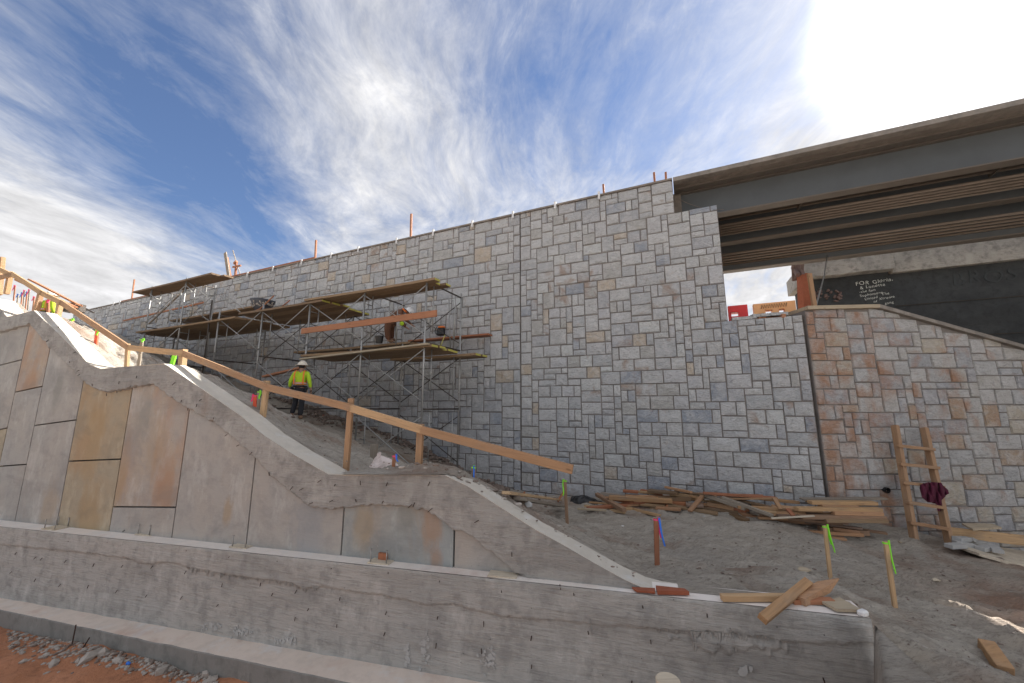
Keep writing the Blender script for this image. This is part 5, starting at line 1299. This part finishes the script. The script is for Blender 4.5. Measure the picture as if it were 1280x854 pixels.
# ================================================================== BARRIERS, POST, ROPE, TREE at the bridge gap
BP = off(MAIN, -.9)
def barrier(x0, x1, ytl, ytr, ybl, mat, lab, holes, marks=False):
    ua, zt = uz(BP, x0, ytl); ub, _ = uz(BP, x1, ytr); zt = (zt+uz(BP, x1, ytr)[1])/2; zb = uz(BP, (x0+x1)/2, ybl)[1]; zb0 = zs2-.25
    t_ = thing('plastic_barrier', wallpt((ua+ub)/2, zb0, -.9), lab, 'barrier', 'water filled barriers on the road edge')
    hs = [(uz(BP, a, 380)[0], uz(BP, b, 380)[0]) for a, b in holes]; h0, h1 = zt-.26, zt-.17
    mb = MB(); cols = [ua]+[c_ for h in hs for c_ in h]+[ub]; th = .2
    for k in range(len(cols)-1):
        a, b = cols[k], cols[k+1]
        segs = [(zb0, h0), (h1, zt)] if k % 2 else [(zb0, zt)]
        for z0_, z1_ in segs:
            def wdt(z): return th*(1 if z < zt-.14 else .62)
            zl = [z0_]+[z for z in (zt-.14, zt-.12) if z0_ < z < z1_]+[z1_]
            for a0, a1 in zip(zl[:-1], zl[1:]):
                w0_, w1_ = wdt(a0)*.5, wdt(a1)*.5
                vs = [wallpt(u, z, -.9+s_*w) for u in (a, b) for (z, s_, w) in ((a0, 1, w0_), (a1, 1, w1_), (a1, -1, w1_), (a0, -1, w0_))]
                mb.add(vs, [(0, 1, 2, 3), (7, 6, 5, 4), (0, 4, 5, 1), (1, 5, 6, 2), (2, 6, 7, 3), (3, 7, 4, 0)])
    mb.build('shell', M[mat], t_)
    if marks:
        mb = MB(); pts = []
        for k in range(22):
            f = k/21; pts.append(wallpt(ua+(ub-ua)*(.18+.62*f), zt-.08+(.045 if k % 2 else -.045), -.9+.072))
        mb.tube(pts, .008, 4); mb.tube([p+A(.05, 0, .01*((i % 3)-1)) for i, p in enumerate(pts[::-1])], .006, 4); mb.build('scribble', M['ink'], t_)
barrier(909.5, 933.5, 384, 381, 396, 'redplastic', 'red plastic barrier with a slot, beside the tall wall edge', [(912.5, 921.5)])
barrier(941, 993, 382, 375.5, 394, 'orangeplastic', 'faded orange plastic barrier with dark scribbles and two slots', [(955, 963.5), (972, 979)], True)
a = pp(913, 401.5, -.15); b = pp(996, 390, -.15); a[2] = b[2] = zs2+.02
mb = MB()
for k in range(70):
    u = rnd.uniform(us2+.05, -.12); p = wallpt(u, zs2+.0, -rnd.uniform(.05, .5)); mb.box(p, (rnd.uniform(.06, .2), rnd.uniform(.04, .1), rnd.uniform(.03, .09)), Matrix.Rotation(rnd.uniform(0, 3), 3, 'Z') @ Matrix.Rotation(rnd.gauss(0, .3), 3, 'Y'))
o = mb.build('wood_litter', M['form'], kind='stuff'); 
mb = MB(); 
for k in range(5):
    u = -.2-.17*k; mb.box(wallpt(u, zs2+.035+.03*(k < 3), -.1), (.3, .2, .06), Matrix.Rotation(ANG_M+rnd.gauss(0, .15), 3, 'Z'))
single('slate_pieces', mb, M['stone'], 'few loose flat grey stones stacked at the wall end beside the orange barrier', 'stones')
bthing('wooden_post', at(1018, 383, YR+.35), at(1011.5, 342, YR+.35), .085, .05, M['wood'], 'orange post leaning behind the cap of the wing wall', 'post', up=(0, 1, 0))
mb = MB(); p0_ = V3(at(1020, 383, YR+.4)); p1_ = V3(wallpt(uz(off(MAIN, -4), 1038, 322)[0], zg, -4.0)); mb.tube([p0_, p0_.lerp(p1_, .5)-V3((0, 0, .12)), p1_], .014, 6)
single('hanging_rope', mb, M['galv'], 'grey rope stretched from the new bridge down to the wing wall cap', 'rope')
tr = thing('bare_tree', at(976, 420, 30), 'thin leafless tree far behind the orange barrier', 'tree')
mb = MB(); r3 = random.Random(5)
def branch(p, d, ln, r_, dep_):
    q = p+d*ln; mb.tube([p, p.lerp(q, .5)+V3((r3.gauss(0, .03), 0, 0))*ln, q], [r_, r_*.8, r_*.6], 5, caps=False)
    if dep_:
        for _ in range(3 if dep_ > 1 else 4): branch(p.lerp(q, r3.uniform(.6, 1)), (d+V3((r3.gauss(0, .45), r3.gauss(0, .45), r3.uniform(0, .35)))).normalized(), ln*r3.uniform(.55, .8), r_*.55, dep_-1)
b0 = V3(at(976, 420, 30)); b0.z = zs2-.3
for dx in (-.5, .6):
    branch(b0+V3((dx*.2, 0, 0)), V3((dx*.25, 0, 1)).normalized(), 1.9, .06, 4)
mb.build('branches', M['bark'], tr)

# ================================================================== PEOPLE
def skinned(name, joints, edges, mat, parent, levels=2, shade=True):
    me = bpy.data.meshes.new(name); o0 = wloc(parent)
    me.from_pydata([tuple(V3(j[0])-o0) for j in joints], edges, [])
    o = bpy.data.objects.new(name, me); COL.objects.link(o)
    sk = o.modifiers.new('skin', 'SKIN'); sk.use_smooth_shade = True; sk.branch_smoothing = .4
    for i, j in enumerate(joints):
        r_ = j[1]; v = me.skin_vertices[0].data[i]; v.radius = r_ if isinstance(r_, tuple) else (r_, r_); v.use_root = (i == 0)
    o.modifiers.new('sub', 'SUBSURF').levels = levels
    dg = bpy.context.evaluated_depsgraph_get(); m2 = bpy.data.meshes.new_from_object(o.evaluated_get(dg)); bpy.data.objects.remove(o)
    m2.materials.clear(); m2.materials.append(mat); m2.polygons.foreach_set('use_smooth', [True]*len(m2.polygons))
    o = bpy.data.objects.new(name, m2); COL.objects.link(o); o.parent = parent; return o
def hat(parent, c, r, mat, tilt=(0, 0, 0), brim=1.35):
    prof = [(.0, .95), (.3, .93), (.6, .80), (.85, .52), (.98, .15), (1.0, .04), (brim, -.06), (brim, -.10), (.96, -.02)]
    mb = MB(); n = 22; vs = []; R_ = Matrix.Rotation(tilt[0], 3, 'X') @ Matrix.Rotation(tilt[1], 3, 'Y')
    for (a, h) in prof:
        for k in range(n):
            th = 6.2832*k/n; v = V3((math.cos(th)*a*r, math.sin(th)*a*r*1.12, h*r)); vs.append(V3(c)+R_ @ v)
    mb.add(vs, [(i*n+k, i*n+(k+1) % n, i*n+n+(k+1) % n, i*n+n+k) for i in range(len(prof)-1) for k in range(n)]); mb.build('hard_hat', mat, parent, smooth=True)
    mb = MB(); mb.tube([V3(c)+R_ @ V3((0, y*r, (.97-.35*y*y)*r)) for y in np.linspace(-.9, .9, 7)], .012, 6); mb.build('hat_ridge', mat, parent, smooth=True)
def person(foot, yaw, lab, joints, cloth_):
    pass
def T(foot, yaw):
    c, s_ = math.cos(yaw), math.sin(yaw)
    return lambda x, y, z: V3((foot[0]+x*c-y*s_, foot[1]+x*s_+y*c, foot[2]+z))
def walker(foot, yaw, lab, sc=1.0, step=.12, zl=0., zr=0., legs=True, pants='black'):
    root = thing('person', foot, lab, 'person'); f = T(foot, yaw); q = lambda x, y, z: f(x*sc, y*sc, z*sc)
    # y forward (away); left leg forward
    hipL, hipR = q(-.10, 0, .92), q(.10, 0, .92); knL, knR = q(-.12, .10, .52+zl*.5), q(.11, -.02, .50+zr*.5); anL, anR = q(-.15, -.02, .10+zl), q(.12, -.12+step*.3, .09+zr)
    toeL, toeR = q(-.19, .10, .045+zl), q(.13, .04, .04+zr)
    pel = q(0, 0, .96); wa = q(0, .01, 1.12); ch = q(0, .03, 1.34); nk = q(0, .04, 1.50); hd = q(0, .06, 1.60); ht = q(0, .07, 1.72)
    shL, shR = q(-.20, .03, 1.42), q(.20, .03, 1.42); elL, elR = q(-.29, .0, 1.15), q(.28, -.02, 1.15); wrL, wrR = q(-.32, .08, .93), q(.31, .06, .90)
    J = [(pel, .11), (wa, .09), (ch, .10), (nk, .06), (hd, .085), (ht, .08), (shL, .055), (elL, .045), (wrL, .032), (shR, .055), (elR, .045), (wrR, .032),
         (hipL, .095), (knL, .062), (anL, .042), (hipR, .095), (knR, .062), (anR, .042), (toeL, .035), (toeR, .035)]
    E_ = [(0, 1), (1, 2), (2, 3), (3, 4), (4, 5), (2, 6), (6, 7), (7, 8), (2, 9), (9, 10), (10, 11), (0, 12), (12, 13), (13, 14), (0, 15), (15, 16), (16, 17), (14, 18), (17, 19)]
    # five fingers a hand, rooted inside the palm
    for wi, s_, W_ in ((8, -1, (-.32, .08, .93)), (11, 1, (.31, .06, .90))):
        pi = len(J); J.append((q(W_[0]+s_*.005, W_[1]+.03, W_[2]-.07), .030)); E_.append((wi, pi))
        for k in range(5):
            th = k == 4; a = len(J); yy = (-.024+.016*k) if not th else .035
            J.append((q(W_[0]+s_*.004, W_[1]+.035+yy, W_[2]-(.11 if not th else .075)), .010)); J.append((q(W_[0]-s_*.012, W_[1]+.045+yy*1.1, W_[2]-(.145+.008*(k in (1, 2)) if not th else .11)), .009)); J.append((q(W_[0]-s_*.03, W_[1]+.05+yy, W_[2]-(.165 if not th else .13)), .008))
            E_ += [(pi, a), (a, a+1), (a+1, a+2)]
    skinned('body', [(p, r_*sc) for p, r_ in J], E_, M['skin'], root)
    # sweatshirt
    S = [(q(0, 0, 1.0), (.165, .125)), (wa, (.165, .125)), (ch, (.19, .135)), (q(0, .04, 1.47), (.10, .08)), (q(-.19, .03, 1.42), .085), (elL, .062), (q(-.315, .06, .97), .048), (q(.19, .03, 1.42), .085), (elR, .062), (q(.305, .045, .95), .048)]
    skinned('shirt', [(p, (tuple(v*sc for v in r_) if isinstance(r_, tuple) else r_*sc)) for p, r_ in S], [(0, 1), (1, 2), (2, 3), (2, 4), (4, 5), (5, 6), (2, 7), (7, 8), (8, 9)], M['hivis'], root)
    # vest bands wrapped round the torso
    def band(zc_, h, mat, off_, nm):
        mb = MB(); n = 28; vs = []
        for z in (zc_-h/2, zc_+h/2):
            for k in range(n):
                th = 6.2832*k/n; w = .187+.015*(z-1.1)/.3; vs.append(q(math.cos(th)*(w+off_), .015+math.sin(th)*(.142+off_), z))
        mb.add(vs, [(k, (k+1) % n, n+(k+1) % n, n+k) for k in range(n)]); mb.build(nm, M[mat], root, smooth=True)
    band(1.09, .075, 'stripe', .004, 'vest_band'); band(1.09, .035, 'reflect', .009, 'reflective_band')
    for s_ in (-1, 1):
        for w, mt, o_, nm in ((.042, 'stripe', .0, 'vest_band'),):
            mb = MB(); vs = []
            for z, yy, xx in ((1.06, -.128, .135), (1.2, -.138, .135), (1.35, -.135, .135), (1.44, -.105, .13), (1.50, -.02, .125), (1.47, .10, .115), (1.35, .17, .11), (1.1, .165, .105)):
                for dx in (-w/2, w/2): vs.append(q(s_*xx+dx, yy+(-o_ if yy < 0 else o_)-.006, z+(.004+o_ if z > 1.46 else 0)))
            mb.add(vs, [(2*i, 2*i+1, 2*i+3, 2*i+2) for i in range(7)]); mb.build(nm, M[mt], root, smooth=True)
    hat(root, q(0, .06, 1.665), .14*sc, M['hat'], brim=1.5)
    mb = MB(); 
    for s_ in (-1, 1): mb.tube([q(s_*.092, .06, 1.625), q(s_*.104, .055, 1.60)], .022*sc, 8)
    mb.build('ear', M['skin'], root, smooth=True)
    mb = MB(); mb.tube([q(0, .155, 1.64), q(0, .178, 1.595), q(0, .15, 1.58)], [.012*sc, .018*sc, .012*sc], 8); mb.build('nose', M['skin'], root, smooth=True)
    for s_ in (-1, 1):
        mb = MB(); mb.box(q(s_*.034, .145, 1.635), (.022*sc, .012*sc, .012*sc)); mb.build('eye', M['black'], root)
    mb = MB(); mb.box(q(0, .148, 1.55), (.045*sc, .012*sc, .010*sc)); mb.build('mouth', M['maroon'], root)
    mb = MB(); mb.tube([q(0, .01, 1.62), q(0, -.005, 1.57)], [.088*sc, .07*sc], 12); mb.build('hair', M['black'], root, smooth=True)
    if legs:
        S = [(q(0, 0, 1.0), (.165, .125)), (q(0, 0, .92), (.17, .13)), (q(-.10, 0, .84), .105), (knL, .082), (anL, .075), (q(.10, 0, .84), .105), (knR, .082), (anR, .075)]
        skinned('trousers', [(p, (tuple(v*sc for v in r_) if isinstance(r_, tuple) else r_*sc)) for p, r_ in S], [(0, 1), (1, 2), (2, 3), (3, 4), (1, 5), (5, 6), (6, 7)], M[pants], root)
        for an, toe in ((anL, toeL), (anR, toeR)):
            skinned('boot', [(an+V3((0, 0, .02)), .058*sc), (an-V3((0, 0, .05*sc)), .055*sc), (an.lerp(toe, .5)-V3((0, 0, .02*sc)), .052*sc), (toe, .048*sc)], [(0, 1), (1, 2), (2, 3)], M['boot'], root)
        for s_, W_ in ((-1, (-.32, .08, .93)), (1, (.31, .06, .90))):
            skinned('glove', [(q(W_[0], W_[1], W_[2]), .04*sc), (q(W_[0]+s_*.005, W_[1]+.03, W_[2]-.07), .042*sc)], [(0, 1)], M['black'], root)
        mb = MB(); mb.box(q(.0, .0, 1.0), (.36*sc, .27*sc, .045*sc), Matrix.Rotation(yaw, 3, 'Z')); mb.build('belt', M['black'], root, bevel=.02)
        for x_ in (-.21, .2):
            mb = MB(); mb.box(q(x_, -.03, .90), (.07*sc, .14*sc, .17*sc), Matrix.Rotation(yaw, 3, 'Z')); mb.build('tool_pouch', M['black'], root, bevel=.02)
        mb = MB(); mb.tube([q(.245, -.04, .88), q(.255, -.04, .60)], .013*sc, 6); mb.build('hammer', M['wood'], root)
    return root
WF = at(371, 524, 11.55); tz_ = TZ(WF[0], WF[1]); print('worker', WF[2], tz_)
WP = tray(371, 524, 6, 14); print('worker ray', WP)
sc_ = 73/480*WP[1]/1.014/1.80
walker(WP, .12, 'person walking away uphill in lime hi-vis shirt, orange striped vest, cream hard hat', sc_, zl=.05)
p3 = tray(61, 389, 6, 20); print('third', p3, TZ(*p3[:2]))
Y3 = min(14.5, max(9, p3[1])); f3 = at(61, 373, Y3)-A(0, 0, 1.62); 
walker(at(61, 371, 13.5)-A(0, 0, 1.56), -.1, 'distant person in a lime hi-vis vest, mostly hidden behind the upper rail at far left', .98)
# crouching mason on the inner walkway
def mason():
    fo = at(487, 427.5, 10.85); fo[2] = ZB+.03; root = thing('person', fo, 'person with white and orange hard hat bending to the wall on the inner scaffold walkway', 'person')
    pw_ = lambda x, y, dy=0: V3(at(x, y, fo[1]+dy))
    pel = pw_(489, 398); wa = pw_(494, 394.5); ch = pw_(500, 390.5, -.02); nk = pw_(505, 388.5, -.03); hd = pw_(509, 389.5, -.05); ht = pw_(512, 391.5, -.06)
    k1 = pw_(484, 411, -.05); a1 = pw_(485.5, 425.5, .05); k2 = pw_(489, 412, .2); a2 = pw_(489.5, 424, .25); t1 = a1+V3((.16, -.03, -.03)); t2 = a2+V3((.16, 0, -.03))
    sh1 = pw_(500, 392, -.2); e1 = pw_(502, 403, -.18); w1 = pw_(507, 409, -.05); sh2 = pw_(501, 390, .16); e2 = pw_(507, 401, .2); w2 = pw_(514, 406, .2)
    J = [(pel, .13), (wa, .12), (ch, .135), (nk, .06), (hd, .085), (ht, .075), (sh1, .06), (e1, .045), (w1, .034), (sh2, .06), (e2, .045), (w2, .034), (k1, .07), (a1, .045), (k2, .07), (a2, .045), (t1, .035), (t2, .035)]
    E_ = [(0, 1), (1, 2), (2, 3), (3, 4), (4, 5), (2, 6), (6, 7), (7, 8), (2, 9), (9, 10), (10, 11), (0, 12), (12, 13), (0, 14), (14, 15), (13, 16), (15, 17)]
    for wi, wv_ in ((8, w1), (11, w2)):
        pi = len(J); J.append((wv_+V3((.05, 0, -.03)), .028)); E_.append((wi, pi))
        for k in range(5):
            a = len(J); J.append((wv_+V3((.09 if k < 4 else .06, -.03+.016*k+(.02 if k == 4 else 0), -.04)), .010)); J.append((wv_+V3((.13-.004*abs(k-1) if k < 4 else .085, -.03+.016*k+(.03 if k == 4 else 0), -.07)), .008)); E_ += [(pi, a), (a, a+1)]
    skinned('body', J, E_, M['skin'], root)
    skinned('jacket', [(pel, .16), (wa, .165), (ch, .17), (nk, .10), (sh1, .085), (e1, .065), (w1, .05), (sh2, .085), (e2, .065), (w2, .05)], [(0, 1), (1, 2), (2, 3), (2, 4), (4, 5), (5, 6), (2, 7), (7, 8), (8, 9)], M['brownpants'], root)
    mb = MB(); mb.bar(e1+V3((-.02, -.06, -.02)), e1.lerp(w1, .6)+V3((0, -.07, 0)), .10, .12); mb.build('hivis_sleeve', M['hivis'], root, bevel=.03)
    skinned('trousers', [(pel, .165), (k1, .10), (a1, .08), (k2, .10), (a2, .08)], [(0, 1), (1, 2), (0, 3), (3, 4)], M['brownpants'], root)
    for an, toe in ((a1, t1), (a2, t2)): skinned('boot', [(an, .055), (an.lerp(toe, .5)-V3((0, 0, .02)), .05), (toe, .046)], [(0, 1), (1, 2)], M['boot'], root)
    hat(root, hd.lerp(ht, .6)+V3((.02, 0, .02)), .135, M['white'], (0, .75, 0))
    mb = MB(); mb.bar(pw_(503.5, 386, -.14), pw_(508.5, 390.5, -.16), .05, .09, up=(0, 1, 0)); mb.build('orange_liner', M['stripe'], root, bevel=.02)
mason()
for i, (x, y, w, h, lab) in enumerate([(474, 427, .22, .2, 'dark mortar bucket on the inner walkway left of the mason'), (536, 404, .14, .12, 'grey bucket hanging behind the guard board end')]):
    c = V3(at(x, y, 10.9)); c.z = ZB+.03 if i == 0 else c.z; mb = MB(); mb.tube([c, c+V3((0, 0, h))], [w*.42, w*.55], 14); bk = mb
    t_ = thing('bucket', c, lab, 'bucket', 'buckets on the scaffold'); bk.build('pail', M['blackplastic'] if i == 0 else M['galv'], t_, smooth=False)
    mb = MB(); mb.tube([c+V3((math.cos(a_)*w*.55, 0, h+math.sin(a_)*.1)) for a_ in np.linspace(0, 3.14, 8)], .006, 5); mb.build('handle', M['darkmetal'], t_)

# ================================================================== RUBBLE
def chunk(c, s, r):
    bm = bmesh.new(); bmesh.ops.create_icosphere(bm, subdivisions=1, radius=1)
    vs = []; R_ = Matrix.Rotation(r.uniform(0, 6.28), 3, 'Z')
    for v in bm.verts: vs.append(V3(c)+R_ @ V3((v.co.x*s[0]*r.uniform(.6, 1.15), v.co.y*s[1]*r.uniform(.6, 1.15), v.co.z*s[2]*r.uniform(.6, 1.15))))
    fs = [tuple(v.index for v in f.verts) for f in bm.faces]; bm.free(); return vs, fs
r2 = random.Random(3)
def gpt(x, y):
    r = ray(x, y); 
    for t in np.arange(2.5, 9, .02):
        p = CO+r*t/r[1]
        if p[2] < GZ(p[0], p[1]): return p
    return p
big = [(112, 824, .13, .06, 'large pale concrete lump beside the footing'), (129, 820, .07, .07, 'upright grey lump right of the largest one'), (67, 832, .10, .05, 'flat pale lump out on the red clay'), (147, 828, .08, .05, 'squat grey lump near the blue scrap'), (202, 842, .09, .08, 'dark leaning slab of concrete against the footing'),
       (240, 838, .08, .06, 'blocky grey lump at the footing further right'), (258, 846, .08, .06, 'grey lump at the right end of the rubble'), (98, 828, .06, .035, 'small flat lump left of the largest one'), (136, 834, .05, .03, 'small pale pebble below the upright lump'), (262, 853, .10, .04, 'white lump cut by the bottom edge'), (58, 820, .06, .03, 'thin pale flake in the left rubble'), (30, 828, .05, .03, 'leftmost pale flake on the clay')]
for (x, y, w, h, lab) in big:
    c = gpt(x, y); mb = MB(); vs, fs = chunk(A(c[0], c[1], c[2]+h*.35), (w, w*.6, h), r2); mb.add(vs, fs); single('rubble_stone', mb, M['rockg'], lab, 'stone', 'lumps of broken concrete by the footing')
mb = MB(); mb2 = MB()
for k in range(900):
    f = r2.random(); x = 10+f*260; yb = np.interp(x, [0, 100, 250, 300], [786, 803, 838, 852]); y = yb+abs(r2.gauss(0, 1))*(14 if x < 110 else 9)+2
    if y > 862: continue
    c = gpt(x, y); s = r2.uniform(.006, .028)*(1.3 if r2.random() < .12 else 1); vs, fs = chunk(A(c[0], c[1], c[2]+s*.3), (s*r2.uniform(.8, 1.8), s, s*.7), r2); (mb if r2.random() < .6 else mb2).add(vs, fs)
mb.build('gravel', M['rockg'], kind='stuff', recalc=False); mb2.build('clay_gravel', M['rockd'], kind='stuff', recalc=False)
c = gpt(160, 832); mb = MB(); mb.box(V3(c)+V3((0, 0, .02)), (.045, .03, .03), Matrix.Rotation(.5, 3, 'Y')); single('plastic_scrap', mb, M['blueflag'], 'tiny blue plastic scrap in the rubble by the footing', 'litter', bevel=.008)
for (x0, y0, x1, y1, lab) in [(95, 781, 91, 800, 'rusty bar standing upright at the footing face'), (112, 797, 103, 807, 'rusty bar leaning out beside the upright one')]:
    a = hit(x0, y0, (G0-foot_n*.05, foot_n)); b = hit(x1, y1, (G0-foot_n*.09, foot_n)); mb = MB(); mb.tube([a, b-A(0, 0, .05)], .007, 6); single('rebar', mb, M['rebar'], lab, 'steel bar')
# stones and crumbs on the slope
mb = MB(); mb2 = MB()
for k in range(7000):
    x = r2.uniform(330, 1275); y = r2.uniform(500, 850)
    ylow = np.interp(x, [300, 430, 556, 800, 856, 1087, 1100], [520, 590, 592, 730, 740, 765, 850]); yup = np.interp(x, [300, 400, 500, 610, 720, 1030, 1140, 1280], [482, 514, 548, 604, 624, 650, 678, 705])
    if not (yup+1 < y < ylow): continue
    near_wall = y-yup < 22 and x < 700
    if not near_wall and r2.random() < .45: continue
    c = tray(x, y); s = r2.uniform(.006, .02)*(1.9 if near_wall else 1)*(c[1]/6)**.7
    vs, fs = chunk(A(c[0], c[1], c[2]+s*.2), (s*r2.uniform(.8, 2.2), s, s*.6), r2); (mb if r2.random() < .3 else mb2).add(vs, fs)
mb.build('pale_crumbs', M['rockg'], kind='stuff', recalc=False); mb2.build('soil_crumbs', M['rockd'], kind='stuff', recalc=False)
# rubble bank along the foot of the wall under the scaffolding
mb = MB()
for k in range(900):
    x = r2.uniform(355, 640); u = uz(MAIN, x, 540)[0]; o = abs(r2.gauss(0, .3))+.1; p = wallpt(u, 0, o); z = TZ(p[0], p[1]); s = r2.uniform(.02, .085)
    vs, fs = chunk(A(p[0], p[1], z+s*.4), (s*r2.uniform(.8, 1.8), s, s*.7), r2); mb.add(vs, fs)
mb.build('rubble_bank', M['rockd'], kind='stuff', recalc=False)
for i, (x, y, w, h, mt, lab) in enumerate([(661, 634, .12, .07, 'block', 'pale grey cube block on the soil above the coping'), (985, 705, .07, .05, 'rockg', 'round pale stone left of the long cream streak'), (1170, 726, .14, .035, 'palewood', 'flat oval slab on the soil at the edge of the sunlit patch'), (1140, 715, .12, .03, 'rockg', 'knobbly grey stone right of the nearest stake'),
        (778, 658, .08, .02, 'white', 'small white chip left of the rusty dark stake'), (1125, 654+24, .12, .02, 'plankpale', 'pale sliver beside the ladder foot'), (480, 548, .16, .06, 'rockg', 'heap of pale stones uphill of the rail post'), (404, 520, .16, .05, 'brickp', 'reddish slab on the slope right of the walking worker'), (452, 538, .14, .04, 'brickp', 'rusty flat stone in front of the scaffold legs'), (502, 585, .09, .03, 'rockg', 'pale flat stone right of the sack'),
        (1004, 712, .22, .012, 'plankpale', 'long thin cream streak of dried mortar on the slope'), (880, 647, .07, .05, 'block', 'grey stone at the foot of the lumber pile'), (962, 650, .12, .05, 'block', 'wider pale stone at the foot of the lumber pile')]):
    c = tray(x, y); mb = MB(); vs, fs = chunk(A(c[0], c[1], c[2]+h*.3), (w*.5, w*.35, h*.6), r2); mb.add(vs, fs); single('loose_stone', mb, M[mt], lab, 'stone', 'loose pieces on the slope')
# stored timber under the left deck
for i, (x0, y0, x1, y1, w, m_, lab) in enumerate([(262, 462, 338, 464, .2, 'plank', 'dark stored plank lying on the soil under the left deck'), (284, 472, 318, 466, .1, 'plank', 'dark board pointing left from the stored timber'), (240, 455, 300, 463, .06, 'plankpale', 'long pale batten on the soil behind the second lower rail post'), (300, 476, 336, 470, .12, 'greywood', 'grey board under the stored blocks')]):
    p = tray(x0, y0); q = tray(x1, y1); bthing('lumber', p+A(0, 0, .04), q+A(0, 0, .06), w, .05, M[m_], lab, group='timber stored under the left deck')
k = 0
for (x, y) in [(311, 476), (318, 480), (326, 477), (315, 470), (323, 470)]:
    c = tray(x, y+3); c = at(x, y, c[1]); mb = MB(); mb.box(c, (.24, .16, .12), Matrix.Rotation(rnd.uniform(-.4, .4), 3, 'Z')); single('timber_block', mb, M['wood' if k % 2 else 'form'], ['left lowest', 'front lowest', 'right lowest', 'upper left', 'upper right'][k]+' block of the small brown stack left of the walking worker', 'block', 'small stack of wood blocks', bevel=.005); k += 1
# planked platform far left behind the rail
for i, (x0, y0, x1, y1, Y, w) in enumerate([(25, 352, 92, 383, 12.0, .45), (40, 351, 99, 381.5, 12.6, .4)]):
    a, b = at(x0, y0, Y), at(x1, y1, Y+.5); bthing('scaffold_plank', a, b, w, .05, M['redwood'], ['nearer', 'farther'][i]+' tilted red-brown plank behind the upper rail, above the distant person', 'plank')
a, b = at(102, 383, 16), at(117, 391, 16); bthing('wooden_pole', a, b, .07, .05, M['darkmetal'], 'short dark bar poking up where the slope meets the far wall', 'pole')
mb = MB(); mb.box(at(90, 385, 13.5), (.6, .4, .3)); single('equipment_box', mb, M['darkmetal'], 'dark box under the far platform planks', 'box', bevel=.02)
